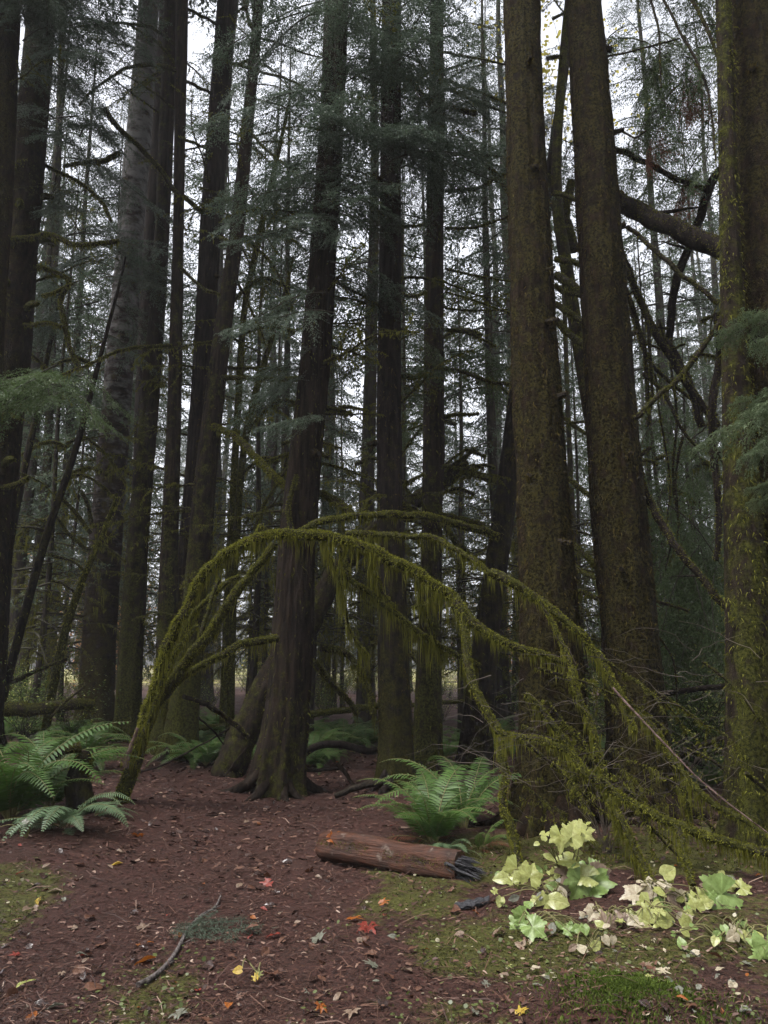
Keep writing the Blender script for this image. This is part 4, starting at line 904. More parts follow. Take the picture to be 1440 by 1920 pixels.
mg = moss_on(C, Rc, 5200, .012, 0, .05, np.random.default_rng(8), .007, 0, .9, clump=.62)
_sub(mg, lo_, LG, 'moss')
ax = (LBE-LA)/np.linalg.norm(LBE-LA); up = np.array((0, 0, 1.0)); sd = np.cross(ax, up)
g = G(); r = np.random.default_rng(5)
for i in range(120):                                                # splinters of the shattered end
    a = r.random()*6.28; q = r.uniform(.15, .9)*.095
    b = LBE+sd*math.cos(a)*q+up*math.sin(a)*q-ax*r.uniform(.02, .12); l = r.uniform(.06, .26)
    d_ = ax+r.normal(size=3)*.12+sd*.12*math.cos(a)-up*.12; s = np.linspace(0, 1, 5)
    Q = b+d_*(s*l)[:, None]; Q[:, 2] = np.maximum(Q[:, 2], float(gh(Q[0, 0], Q[0, 1]))+.01)
    g.addg(tube(Q, r.uniform(.004, .013)*np.array([1, 1, .9, .6, .1]), 5, .35, 30, i, var=-.3))
g.build('shattered_end', M['char'], LG)
q0 = at(852, 1712, 5.2); q1 = at(918, 1696, 5.3)
CH = thing('bark_slab', 'curved dark slab of wet bark on the moss below the log\'s shattered end', 'bark', (q0[0], q0[1], float(gh(q0[0], q0[1]))))
t = np.linspace(0, 1, 12)[:, None]; Q = q0*(1-t)+q1*t; Q[:, 2] = gh(Q[:, 0], Q[:, 1])+.012
g = G(); n = 12; th = np.linspace(-1.1, 1.1, 7); W = np.array((.2, .98, 0)); V = []
for i in range(n):
    w = .055*math.sin(math.pi*(.08+.84*i/(n-1)))**.6
    for a in th: V.append(Q[i]+W*math.sin(a)*w+up*(.045*math.cos(a)-.012+.006*math.sin(i*1.9)))
for i in range(n):
    w = .05*math.sin(math.pi*(.08+.84*i/(n-1)))**.6
    for a in th: V.append(Q[i]+W*math.sin(a)*w+up*(.030*math.cos(a)-.018))
k = np.arange((n-1)*6); b_ = (k//6)*7+k % 6; f = np.stack([b_, b_+1, b_+8, b_+7], 1); g.add(np.array(V), np.vstack([f, f[:, ::-1]+n*7]), 0, -.4)
g.build('slab', M['char'], CH)

M['stick_grey'] = bark_mat('grey_stick', (.05, .042, .038), (.20, .175, .165), MOSS, MOSS2, sz=1, sc=30)
# the snapped twig with a fir spray, on the path
pts = [(258, 1846), (285, 1832), (315, 1806), (338, 1770), (352, 1742), (378, 1716), (402, 1702), (414, 1680)]
Yt = [CAMZ/math.tan(math.atan((py-960)/F)-PITCH) for _, py in pts]
Q = np.array([at(px, py, y) for (px, py), y in zip(pts, Yt)])
Q = np.array([at(px, py, y*((CAMZ-float(gh(q[0], q[1]))-.02)/CAMZ)) for (px, py), y, q in zip(pts, Yt, Q)]); Q[:, 2] = gh(Q[:, 0], Q[:, 1])+.014
TW = thing('snapped_twig', 'crooked grey twig with a flat fir spray lying on the path', 'twig', Q[0])
C, Rc = resample(Q, np.linspace(.014, .006, len(Q)), .02); C[:, 2] += .006
g = tube(C, Rc, 8, .3, 12, 3.1, var=-.2)
for i, l in ((3, .10), (5, .13), (6, .07), (2, .06)):
    e = Q[i]+np.array((.6, -.2, .35))*l; g.addg(tube(*resample(np.array([Q[i], e]), np.array([.005, .002]), .02), 5, .2, 9, i, var=-.3))
g.build('stick', M['stick_grey'], TW)
FS = bough(777, .52, 26, .36, 52, .020, .0042, .0065, .02, .03, .004, 50, flat=.5).mesh('fir_spray', [M['needle'], M['twig_dark']])
p = Q[4]+np.array((-.10, -.02, .035)); inst('spray', FS, TW, p, (.1, .02, -.05), 1.0)
inst('spray', FS, TW, p+np.array((.02, -.03, -.008)), (.1, .02, -.35), .8)
inst('spray', FS, TW, p+np.array((.12, .05, .0)), (.1, .03, .30), .6)

# ------------------------------------------------------------------ hanging boughs of the near conifers
rb = np.random.default_rng(31)
def hang(key, kind, px, py, Y, az, sc, pitch=-.15, roll=0.0):
    me = ME[kind]; inst('bough', me[rb.integers(len(me))], TREES[key]['root'], at(px, py, Y), (roll+rb.normal()*.3, -pitch-rb.normal()*.12, az+rb.normal()*.15), sc*rb.uniform(.85, 1.15))
def cluster(key, kind, boxes, n, Y, azs, sc, pitch=-.2):
    x0, y0, x1, y1 = boxes
    for i in range(n):
        hang(key, kind, rb.uniform(x0, x1), rb.uniform(y0, y1), rb.uniform(*Y), rb.choice(azs)+rb.normal()*.4, rb.uniform(.8, 1.3)*sc*1.2, pitch)
LEFT, RIGHT, CAM = math.pi, 0.0, -math.pi/2
cluster('T7', 'hemlock', (600, 150, 640, 470), 22, (9.0, 9.6), [LEFT, LEFT-.5+1, CAM, RIGHT, CAM-.7, CAM+.7], .72)
cluster('T7', 'hemlock', (600, 480, 630, 640), 4, (9.0, 9.6), [RIGHT, CAM+.6, LEFT], .7)
cluster('T7', 'hemlock', (560, 640, 620, 800), 5, (9.2, 9.6), [LEFT, RIGHT], .55)
cluster('T7', 'hemlock', (620, -60, 645, 120), 8, (9.0, 9.8), [LEFT, RIGHT, CAM], .9)
cluster('T8', 'hemlock', (725, 150, 750, 330), 15, (9.0, 9.8), [RIGHT, RIGHT+.5, LEFT, CAM, CAM+.7], .8)
cluster('T9', 'hemlock', (800, 130, 830, 330), 16, (10.5, 11.2), [LEFT, RIGHT, CAM], .75)
cluster('T8', 'hemlock', (715, -80, 760, 110), 5, (9, 9.8), [LEFT, RIGHT, CAM], .9)
cluster('T8', 'cedar', (735, 560, 745, 740), 4, (10.2, 10.6), [RIGHT, LEFT], .6)
cluster('T9', 'cedar', (830, 560, 850, 800), 7, (11.6, 12.4), [RIGHT, LEFT], .8)
cluster('L0', 'hemlock', (0, -100, 90, 150), 30, (10.2, 11.5), [RIGHT, RIGHT-.6, RIGHT+.5, CAM], .85, -.12)
cluster('L0', 'hemlock', (90, -100, 170, 110), 18, (11, 12.5), [RIGHT, RIGHT-.5, LEFT, CAM], .6, -.2)
cluster('L1', 'hemlock', (80, 150, 180, 460), 14, (12.5, 13.5), [RIGHT, LEFT, CAM], 1.0, -.3)
cluster('L1', 'hemlock', (100, 460, 220, 640), 9, (13, 14), [RIGHT, LEFT], .9, -.3)
cluster('T4', 'hemlock_light', (20, 670, 130, 730), 9, (9.6, 10.8), [LEFT, LEFT+.5, CAM, CAM-.6], .75, -.25)
cluster('T4', 'hemlock_light', (60, 690, 150, 760), 5, (9.6, 10.8), [LEFT, CAM, RIGHT], .55, -.35)
cluster('T11', 'cedar', (1150, -60, 1340, 200), 22, (7.8, 9.4), [RIGHT, LEFT, CAM, CAM+1], .75, -.6)
cluster('T12', 'cedar', (1230, 60, 1350, 330), 12, (7.8, 9.2), [LEFT, LEFT+.5], .7, -.7)
cluster('T12', 'cedar_dead', (1275, 110, 1315, 190), 5, (7.8, 8.4), [LEFT, CAM], .40, -.9)
cluster('T12', 'cedar_dead', (1300, 310, 1345, 400), 3, (8.4, 9), [LEFT], .45, -.6)
cluster('T11', 'cedar_dead', (1215, 225, 1235, 260), 3, (7.8, 8.4), [LEFT, CAM], .3, -1.1)
cluster('T12b', 'cedar', (1230, 780, 1345, 1180), 34, (9.0, 10.5), [LEFT, LEFT+.6, CAM, RIGHT], .75, -.75)
cluster('T10', 'hemlock', (1030, 40, 1075, 380), 7, (10.5, 12), [LEFT, RIGHT], .6, -.4)
for px, py, Y, az, sc, pit in [(1470, 600, 3.9, LEFT-.15, .42, -.12), (1490, 735, 3.9, LEFT, .40, -.10), (1500, 770, 3.7, LEFT+.12, .62, -.14), (1480, 800, 3.5, LEFT+.25, .40, -.35),
                               (1490, 720, 3.5, LEFT+.3, .36, -.4), (1470, 930, 3.9, LEFT, .22, -.05), (1470, 905, 3.9, LEFT-.2, .20, .0), (1500, 620, 3.6, LEFT+.2, .35, -.2)]:
    me = ME['cedar_near']; inst('bough', me[rb.integers(3)], TREES['T12']['root'], at(px, py, Y), (.55+rb.normal()*.1, -pit, az), sc*1.0)

# ------------------------------------------------------------------ ferns
def frond(seed, L=1.0, n=34, rise=1.05, fall=1.5, pw=.15, tip=.0, width=.026):
    r = np.random.default_rng(seed); g = G(); t = np.linspace(0, 1, 26)
    ang = rise-(rise+fall*.55)*t**1.3; dx = np.cos(ang); dz = np.sin(ang)
    ax = np.stack([np.concatenate([[0], np.cumsum(dx[:-1])])/26, .04*np.sin(t*3+r.random()*6)*t, np.concatenate([[0], np.cumsum(dz[:-1])])/26], 1)*L
    g.addg(tube(ax, .006*L*(1-.8*t), 4, cap=False), mi=1)
    V, Fq, vv = [], [], []
    for i in range(n*2):
        u = .10+.90*(i//2)/n; side = 1 if i % 2 else -1
        if r.random() < .03: continue
        b = np.array([np.interp(u, t, ax[:, k]) for k in range(3)]); e = np.array([np.interp(min(1, u+.03), t, ax[:, k]) for k in range(3)])-b
        e /= np.linalg.norm(e)+1e-9; s = np.array((0, side, 0)); up_ = np.cross(e, s)*side
        l = pw*L*min(1, .45+u*2.5)*(1-u**2.2)*r.uniform(.9, 1.1)+.01
        d_ = s*.95+e*.32+up_*(.05+r.normal()*.06); d_ /= np.linalg.norm(d_); w = width*L*.5*(1-.4*u)
        k = len(V); dn = -up_*l*.12-np.array((0, 0, l*.10))
        V += [b-e*w*.6, b+e*w*.6, b+d_*l*.55+e*w*1.0+dn*.3, b+d_*l+dn, b+d_*l*.55-e*w*.7+dn*.3]
        Fq += [[k, k+1, k+2], [k, k+2, k+4], [k+4, k+2, k+3]]; vv += [np.clip(r.normal(.5, .15), 0, 1)]*5
    g.add(np.array(V), np.array(Fq), 0, np.array(vv)); return g
FR = [frond(400+i, 1, 34, [1.0, .8, 1.15, .6, .9][i], [1.5, 1.2, 1.7, 1.3, 2.1][i]) for i in range(5)]
for key, mt in (('fern', 'fern'), ('pale', 'fern_pale'), ('brown', 'fern_brown')): meshes('frond_'+key, FR, key+'_frond', [M[mt], M['stem']])
rf = np.random.default_rng(55)
def fern(label, px, py, Y, n, L, key='fern', az=(0, 6.28), brown=0, tilt=.15, group=None):
    p = at(px, py, Y); p[2] = float(gh(p[0], p[1]))
    root = thing('sword_fern', label, 'fern', p, group); lift_ = -.32 if key == 'fern' else 0
    for i in range(n+brown):
        b = i >= n; me = ME['frond_'+('brown' if b else key)]; a = az[0]+(az[1]-az[0])*((i+.5*rf.random())/n % 1)
        s = L*rf.uniform(.7, 1.1)*(.75 if b else 1)
        o = inst('dead_frond' if b else 'frond', me[3 if b and rf.random() < .5 else rf.integers(len(me))], root, p+np.array((math.cos(a), math.sin(a), 0))*.03, (rf.normal()*.2, (.5+rf.random()*.5 if b else lift_+rf.normal()*tilt), a), s)
        if b: o['label'] = 'withered brown frond'
    return root
fern('big dark green fern cut off by the left edge, beside the rotten stump', 22, 1490, 7.4, 24, 1.45, brown=8)
fern('dark green fern between the left edge fern and the stump, fronds spread upright', 92, 1460, 7.9, 16, 1.1, az=(.2, 3.0))
fern('glossy pale fern drooping down the bank in front of the stump', 128, 1470, 7.0, 12, .85, 'pale', (-2.7, .3), tilt=.25)
fern('small grey-green fern leaning right from the stump', 178, 1424, 7.5, 5, .50, 'pale', (-.5, .9), 2)
fern('bright green fern behind the fallen red log, brown dead fronds below', 812, 1555, 7.15, 20, 1.02, brown=10)
fern('darker fern standing behind the bright one, left of the arch\'s moss curtain', 868, 1500, 7.7, 16, 1.15, az=(.0, 3.6), brown=4)
fern('small pale fern overhanging the broken end of the red log', 836, 1578, 6.75, 7, .42, 'pale', (-2.6, -.4), 4)
fern('reddish brown withered fern right of the bright one', 900, 1560, 6.9, 3, .5, 'fern', (-1.5, .5), 10)
fern('withered russet fern tucked against the slim trunk behind the bright one', 790, 1440, 9.2, 3, .5, 'fern', (0, 3), 8)
bgf = G()
for i in range(13):
    a = i*.49; b = G(); b.addg(FR[i % 5]); bgf.addg(b, rotm(a, rf.normal()*.15, rf.normal()*.2, rf.uniform(.7, 1.1)))
FM = bgf.mesh('fern', [M['fern'], M['stem']])
zones = [((365, 470), (11.5, 17), 12, 'fern in the green fern patch left of the leaning trunk', 'ferns left of the leaning trunk'),
         ((575, 700), (11.5, 18), 16, 'fern in the patch seen between the fluted cedar and the straight trunk', 'ferns between cedar and straight trunk'),
         ((760, 960), (12.5, 20), 12, 'fern growing far back between the central trunks and the left broad one', 'ferns behind the central trunks'),
         ((1060, 1400), (9.5, 17), 18, 'fern in the dim undergrowth behind the two broad trunks', 'ferns behind the broad trunks'),
         ((-20, 200), (10, 18), 12, 'fern in the undergrowth behind the left logs', 'ferns at the left back')]
for (x0, x1), (y0, y1), n, lab, grp in zones:
    for i in range(n):
        Y = rf.uniform(y0, y1); x = at(rf.uniform(x0, x1), 1240, Y)[0]
        Q_ = ['nearest', 'nearer', 'farther', 'farthest'][min(3, int(4*(Y-y0)/(y1-y0)))]
        o = inst('sword_fern', FM, None, (x, Y, float(gh(x, Y))), (0, 0, rf.random()*6.28), rf.uniform(.7, 1.15)); tag(o, Q_+' '+['left', 'middle', 'right'][min(2, max(0, int(3*((x/Y*F/1.0+720)-x0)/(x1-x0))))]+' '+lab, 'fern', grp)

# ------------------------------------------------------------------ broad-leaved plants and shrubs
def leaf_shape(kind, seed=0, n=76):
    """a leaf in the XY plane, stalk at the origin, tip towards +X, length 1; ribs folded"""
    r = np.random.default_rng(seed)
    if kind == 'palmate':
        th = np.linspace(-2.7, 2.7, n); lob = [(0, 1.0, .40), (.95, .90, .36), (-.95, .90, .36), (1.9, .70, .36), (-1.9, .70, .36)]
        rr_ = .66+0*th
        for a, l, w in lob: rr_ = np.maximum(rr_, l*np.exp(-np.abs((th-a)/w)**1.5*.7))
        rr_ *= 1+.11*(np.abs(((th*4.6) % 1)-.5)*2-.5)+.03*r.normal(size=n); c = .0
        px, py = rr_*np.cos(th), rr_*np.sin(th)
    elif kind == 'maple':
        th = np.linspace(-2.8, 2.8, n); lob = [(0, 1.0, .30), (.75, .92, .28), (-.75, .92, .28), (1.6, .7, .26), (-1.6, .7, .26), (2.3, .5, .2), (-2.3, .5, .2)]
        rr_ = .46+0*th
        for a, l, w in lob: rr_ = np.maximum(rr_, l*np.exp(-np.abs((th-a)/w)**1.3*.8))
        rr_ *= 1+.12*(np.abs(((th*4.4) % 1)-.5)*2-.5); px, py = rr_*np.cos(th), rr_*np.sin(th)
    elif kind == 'heart':
        u = np.linspace(0, 1, n); w = .42*np.sin(np.pi*u**.62)**.8*(1-.15*u)
        h = n//2; uu = np.linspace(0, 1, h); wt = .44*np.sin(np.pi*np.clip(uu, .0, 1)**.60)**.75
        px = np.concatenate([uu-.10*np.sin(np.pi*uu)**4*0, uu[::-1]]); py = np.concatenate([wt, -wt[::-1]])
        px = px-.12*np.exp(-((np.abs(py)-.22)/.12)**2)*(px < .25)
    else:                                                          # oval, toothed
        h = n//2; uu = np.linspace(0, 1, h); wt = .30*np.sin(np.pi*uu**.85)**.8*(1+.07*np.sin(uu*55))
        px = np.concatenate([uu, uu[::-1]]); py = np.concatenate([wt, -wt[::-1]])
    k = len(px); rad_ = np.hypot(px-.25, py)
    def z(x, y):
        a = np.arctan2(y, x+1e-6)
        return .06*np.sin(a*2.6)**2*np.hypot(x, y)*(1 if kind in ('palmate', 'maple') else 0)+.22*np.abs(y)-.20*np.hypot(x, y)**2+.03*np.sin(x*9+seed)*np.abs(y)*2
    fr_ = (.22, .45, .68, .86, 1.0); V = [(0.02, 0, 0)]; vv = [.5]
    for q in fr_:
        rib = np.abs(((np.arctan2(py, px+1e-6)*2.2) % 1)-.5)*2
        V += [(q*x+.02*(1-q), q*y, z(q*x, q*y)+(.008*r.normal() if q == 1 else .004*r.normal())) for x, y in zip(px, py)]
        la_ = {'palmate': (0, .95, -.95, 1.9, -1.9), 'maple': (0, .75, -.75, 1.6, -1.6)}.get(kind, (0, .5, -.5, 1.1, -1.1))
        vn = np.min(np.abs(np.arctan2(py, px+1e-6)[:, None]-np.array(la_)), 1) < .06
        vv += list(np.clip(.40+.12*r.normal(size=k)*q+.55*vn-.10*(q > .95), 0, 1))
    V = np.array(V); i = np.arange(k-1); vv = np.array(vv)
    g = G(); g.add(V, np.stack([0*i, 1+i, 2+i], 1), 0, vv)
    for b_ in range(len(fr_)-1): g.F.append((np.stack([1+b_*k+i, 1+(b_+1)*k+i, 2+(b_+1)*k+i, 2+b_*k+i], 1), 0))
    return g
M['leaf_green'] = leafy('green_plant_leaf', (.16, .27, .06), (.36, .47, .17), .38, .45, .3, mottle=.75)
M['leaf_lime'] = leafy('fading_lime_leaf', (.34, .40, .10), (.58, .60, .26), .3, .5, .35, mottle=.75)
M['leaf_pale'] = leafy('bleached_leaf', (.46, .41, .29), (.70, .65, .48), .4, .4, .35, mottle=.75)
M['leaf_brown'] = leafy('brown_leaf', (.10, .040, .022), (.19, .10, .06), .5, .4, .2, mottle=.75)
M['leaf_tan'] = leafy('tan_leaf', (.20, .14, .10), (.36, .28, .20), .45, .45, .25, mottle=.75)
M['leaf_orange'] = leafy('orange_leaf', (.28, .075, .015), (.46, .18, .03), .45, .4, .3, mottle=.75)
M['leaf_yellow'] = leafy('yellow_leaf', (.45, .30, .03), (.56, .46, .08), .45, .4, .3, mottle=.75)
M['leaf_red'] = leafy('red_leaf', (.20, .03, .02), (.33, .07, .045), .45, .4, .25, mottle=.75)
M['leaf_grey'] = leafy('grey_green_leaf', (.13, .14, .10), (.25, .26, .21), .4, .5, .2, mottle=.75)
M['leaf_wet'] = leafy('dark_wet_leaf', (.03, .016, .013), (.075, .045, .035), .25, .6, .1, mottle=.75)
LM = {}
for kind in ('palmate', 'maple', 'heart', 'oval'):
    for mt in ('leaf_green', 'leaf_lime', 'leaf_pale', 'leaf_brown', 'leaf_tan', 'leaf_orange', 'leaf_yellow', 'leaf_red', 'leaf_grey', 'leaf_wet'):
        LM[kind, mt] = None
def lm(kind, mt, v=0):
    if LM.get((kind, mt, v)) is None: LM[kind, mt, v] = leaf_shape(kind, 60+v).mesh(kind+'_leaf', M[mt])
    return LM[kind, mt, v]
rl = np.random.default_rng(88)
def plant(label, base, Y, leaves, name='leafy_plant'):
    """leaves: px, py, size in px, shape, material, direction on the picture in degrees, face-on 0..1"""
    b = at(base[0], base[1], Y); b[2] = float(gh(b[0], b[1]))
    root = thing(name, label, 'plant', b)
    x0, y0 = np.mean([l[0] for l in leaves]), np.mean([l[1] for l in leaves])
    for i in range(len(leaves)+2 if len(leaves) > 4 else 1):
        leaves = leaves+[(x0+rl.normal()*44, y0+rl.normal()*34+8, rl.uniform(12, 30), ['heart', 'heart', 'oval', 'palmate'][rl.integers(4)], leaves[rl.integers(len(leaves))][4], rl.uniform(0, 360), rl.uniform(.3, 1))]
    for px, py, sz, kind, mt, dr, face in leaves:
        face = np.clip(face+rl.normal()*.18, .1, 1.1); dr = dr+rl.normal()*18
        y = Y-rl.uniform(.0, .25); c = at(px, py, y); L = sz*y/F*(.52 if kind in ('palmate', 'maple') else .78)
        c[2] = max(c[2], float(gh(c[0], c[1]))+.04)
        a = math.radians(dr); e = math.radians(90-58*face)                 # tilt of the blade towards the camera
        tipd = np.array((math.cos(a), 0, math.sin(a)))*math.sin(math.pi/2-e*.0)
        nrm = np.array((rl.normal()*.15, -math.sin(face*1.2), math.cos(face*1.2))); nrm /= np.linalg.norm(nrm)
        tx = np.array((math.cos(a), math.sin(a)*.9, math.sin(a)*.6)); tx -= nrm*np.dot(tx, nrm); tx /= np.linalg.norm(tx)
        ty = np.cross(nrm, tx); c0 = c-tx*L*.45
        o = bpy.data.objects.new('leaf', lm(kind, mt, int(rl.integers(3)))); COL.objects.link(o); o.parent = root
        R3 = Matrix(((tx[0], ty[0], nrm[0]), (tx[1], ty[1], nrm[1]), (tx[2], ty[2], nrm[2]))).to_4x4()
        o.matrix_local = Matrix.Translation(Vector(c0)-root.location) @ R3 @ Matrix.Scale(L, 4)
        mid = (c0+b)/2+np.array((rl.normal()*.03, rl.normal()*.03, .06)); C, Rc = resample(np.array([b+rl.normal(size=3)*.012*(1, 1, 0), mid, c0]), np.array([.0052, .004, .0025]), .04)
        tube(C, Rc, 5, cap=False, var=rl.random()).build('stem', M['stem'], root)
    return root
P_, H_, O_ = 'palmate', 'heart', 'oval'; g_, l_, w_, y_, n_ = 'leaf_green', 'leaf_lime', 'leaf_pale', 'leaf_yellow', 'leaf_brown'
plant('lime leaved plant standing tallest, in front of the dark gap between the broad trunks', (1062, 1672), 5.5, [(1075, 1556, 62, P_, l_, 85, .8), (1100, 1556, 64, P_, l_, 15, .8), (1052, 1582, 60, P_, l_, 250, .9), (1062, 1612, 56, H_, l_, 170, .6), (1020, 1570, 18, H_, l_, 60, .7), (1006, 1582, 14, H_, l_, 200, .7)])
plant('two-leaved green plant right of the log\'s shattered end', (985, 1700), 5.9, [(965, 1642, 66, P_, l_, 255, .9), (998, 1632, 56, P_, l_, 60, .9), (1012, 1672, 24, H_, g_, 30, .7)])
plant('large green plant with broad toothed leaves, one browning, middle of the plant patch', (1095, 1745), 5.55, [(1120, 1640, 100, P_, g_, 15, .7), (1088, 1640, 60, P_, l_, 170, .6), (1135, 1660, 66, P_, 'leaf_tan', 330, .8), (1082, 1682, 84, P_, g_, 250, .9), (1118, 1686, 74, P_, g_, 310, .9), (1045, 1650, 60, P_, l_, 200, .7), (1066, 1640, 46, P_, 'leaf_tan', 30, .7), (1068, 1665, 40, H_, w_, 120, .7)])
plant('pale yellow plant below the large green one, with a bleached leaf between', (1040, 1745), 5.3, [(1030, 1688, 50, P_, l_, 40, .8), (1048, 1702, 44, H_, l_, 330, .8), (1052, 1685, 36, H_, w_, 290, .8), (1012, 1680, 24, O_, 'leaf_grey', 60, .8), (965, 1692, 26, O_, 'leaf_grey', 200, .8), (990, 1704, 24, H_, g_, 150, .6)])
plant('low green plant with a rust-brown leaf hanging on it, front of the patch', (1000, 1800), 4.85, [(985, 1752, 76, P_, g_, 95, .85), (972, 1772, 46, P_, g_, 205, .8), (1012, 1780, 62, P_, g_, 300, .8), (1022, 1790, 54, 'maple', n_, 20, .7), (1036, 1758, 30, O_, 'leaf_grey', 80, .9), (1052, 1796, 26, O_, g_, 320, .7)])
plant('bleached pinkish plant with white heart leaves on bent stems', (1225, 1760), 5.35, [(1180, 1686, 58, P_, w_, 215, .7), (1220, 1658, 34, H_, w_, 110, .8), (1240, 1656, 24, H_, w_, 60, .8), (1220, 1682, 36, H_, w_, 300, .8), (1254, 1634, 40, H_, l_, 30, .8), (1262, 1688, 52, O_, 'leaf_tan', 280, .9), (1268, 1720, 32, H_, l_, 350, .7)])
plant('yellow-green plant with one large ragged leaf below the bleached one', (1215, 1800), 4.95, [(1200, 1742, 74, P_, l_, 130, .8), (1218, 1752, 60, P_, l_, 250, .8), (1250, 1750, 44, H_, 'leaf_lime', 350, .8), (1290, 1756, 34, H_, l_, 320, .8), (1294, 1772, 22, H_, w_, 280, .8), (1188, 1776, 26, H_, w_, 200, .8)])
plant('plant of withered cream leaves left of the ragged yellow-green one', (1140, 1800), 4.95, [(1135, 1758, 60, P_, 'leaf_tan', 80, .8), (1112, 1775, 42, P_, w_, 210, .7), (1162, 1775, 36, P_, 'leaf_tan', 320, .7), (1142, 1800, 28, H_, l_, 350, .6), (1194, 1810, 22, H_, w_, 260, .9), (1168, 1800, 24, O_, 'leaf_grey', 60, .8)])
plant('glossy dark green broad leaved plant right of the bleached one', (1350, 1760), 5.35, [(1330, 1682, 96, P_, g_, 185, .75), (1352, 1676, 74, P_, g_, 60, .7), (1362, 1712, 52, P_, l_, 250, .8), (1402, 1706, 44, P_, l_, 15, .7)])
plant('green plant cut off by the right edge, glossy lobed leaf', (1440, 1850), 4.5, [(1425, 1780, 86, P_, g_, 130, .9), (1450, 1805, 76, P_, g_, 270, .9)])
plant('lime plant with narrow stems between the bleached plant and the glossy dark one', (1300, 1770), 5.2, [(1300, 1690, 44, P_, l_, 120, .8), (1318, 1722, 40, P_, l_, 300, .8), (1285, 1712, 26, H_, w_, 200, .8), (1330, 1740, 30, H_, l_, 20, .7), (1302, 1745, 24, O_, g_, 260, .7)])
plant('low cream and lime plant right of the moss cushion', (1400, 1830), 4.7, [(1392, 1768, 46, P_, l_, 110, .8), (1375, 1785, 30, H_, w_, 200, .8), (1408, 1800, 38, P_, g_, 320, .8), (1388, 1815, 24, H_, w_, 260, .7), (1420, 1752, 26, H_, l_, 60, .8)])
plant('small lime plant close under the arch\'s drooping end, left of the tall lime plant', (960, 1690), 6.0, [(940, 1672, 34, H_, l_, 150, .8), (958, 1660, 30, P_, l_, 80, .8), (935, 1690, 24, O_, g_, 220, .8), (972, 1684, 26, H_, l_, 330, .7)])
plant('scattered cream leaves on thin stems in front of the withered cream plant', (1110, 1830), 4.55, [(1090, 1800, 30, H_, w_, 140, .8), (1120, 1812, 26, H_, l_, 40, .8), (1076, 1822, 24, O_, 'leaf_tan', 220, .8), (1140, 1826, 22, H_, w_, 320, .8)])
plant('small sprig of pale round leaves near the right edge', (1350, 1850), 4.6, [(1280, 1800, 24, H_, g_, 90, .9), (1290, 1812, 22, H_, l_, 300, .8), (1350, 1808, 26, H_, g_, 30, .7), (1345, 1820, 22, H_, l_, 200, .7)])
plant('tiny yellow-green sprout alone on the path edge', (482, 1850), 4.25, [(478, 1842, 22, 'maple', 'leaf_yellow', 120, .7), (488, 1842, 20, 'maple', l_, 40, .7)])
plant('small pale green leaf pair at the foot of the left ferns', (48, 1555), 6.6, [(42, 1545, 28, 'maple', 'leaf_grey', 160, .7), (52, 1538, 22, 'maple', 'leaf_grey', 50, .7)])

def shrub_mesh(seed, h=1.8, n=16, leaf=.045, per=26, lw=.5):
    r = np.random.default_rng(seed); g = G()
    for i in range(n):
        a = r.random()*6.28; l = h*r.uniform(.5, 1.1); s = np.linspace(0, 1, 9); lean = r.uniform(.15, .9)
        Q = np.stack([np.cos(a)*lean*l*s**1.4, np.sin(a)*lean*l*s**1.4, l*s*(1-.35*lean*s)], 1)+np.cumsum(r.normal(size=(9, 3)), 0)*.02*l
        g.addg(tube(Q, .008*(1-.8*s), 4, cap=False), mi=1)
        k = per; u = r.uniform(.25, 1, k); B = np.stack([np.interp(u, s, Q[:, c]) for c in range(3)], 1)+r.normal(size=(k, 3))*.10*h/1.8
        D = r.normal(size=(k, 3)); D[:, 2] *= .4; D /= np.linalg.norm(D, axis=1)[:, None]; S = np.cross(D, np.array((0, 0, 1.))+r.normal(size=(k, 3))*.4); S /= np.linalg.norm(S, axis=1)[:, None]
        L = leaf*r.uniform(.6, 1.3, k)[:, None]
        V = np.stack([B, B+D*L*.45+S*L*lw*.5, B+D*L-np.array((0, 0, .15))*L, B+D*L*.45-S*L*lw*.5], 1).reshape(-1, 3)
        g.add(V, np.arange(k)[:, None]*4+np.arange(4)[None], 0, np.repeat(r.random(k), 4))
    return g
SH = [shrub_mesh(500+i, 1.7, 22, .055, 44).mesh('shrub', [M['shrub_leaf'], M['twig_dark']]) for i in range(3)]
AUT = [shrub_mesh(510+i, 4.5, 22, .11, 60, .8).mesh('autumn_shrub', [M[['orange_far', 'yellow_leaf'][i]], M['twig_dark']]) for i in range(2)]
BARE = [shrub_mesh(520+i, 1.6, 26, .02, 6).mesh('bare_shrub', [M['twig'], M['twig']]) for i in range(2)]
def scatter(name, mes, lab, cat, grp, n, xr, yr, sc, rng=rl):
    for i in range(n):
        Y = rng.uniform(*yr); x = at(rng.uniform(*xr), 1240, Y)[0]
        tag(inst(name, mes[rng.integers(len(mes))], None, (x, Y, float(gh(x, Y))), (0, 0, rng.random()*6.28), rng.uniform(*sc)), ['near', 'middle', 'far'][min(2, int(3*(Y-yr[0])/(yr[1]-yr[0])))]+' '+['left', 'centre', 'right'][min(2, int(3*((x/Y*F+720)-xr[0])/(xr[1]-xr[0])))]+' '+lab, cat, grp)
scatter('leafy_shrub', SH, 'leafy green shrub in the dim gap right of the second broad trunk', 'shrub', 'shrubs right of the broad trunks', 9, (1225, 1400), (8.8, 13), (.8, 1.3))
scatter('leafy_shrub', SH, 'low green shrub behind the two broad trunks', 'shrub', 'shrubs behind the broad trunks', 5, (1050, 1200), (10, 14), (.7, 1.0))
scatter('leafy_shrub', SH, 'low green shrub on the far forest floor beyond the arch', 'shrub', 'shrubs beyond the arch', 38, (340, 1000), (19, 40), (.6, 1.1))
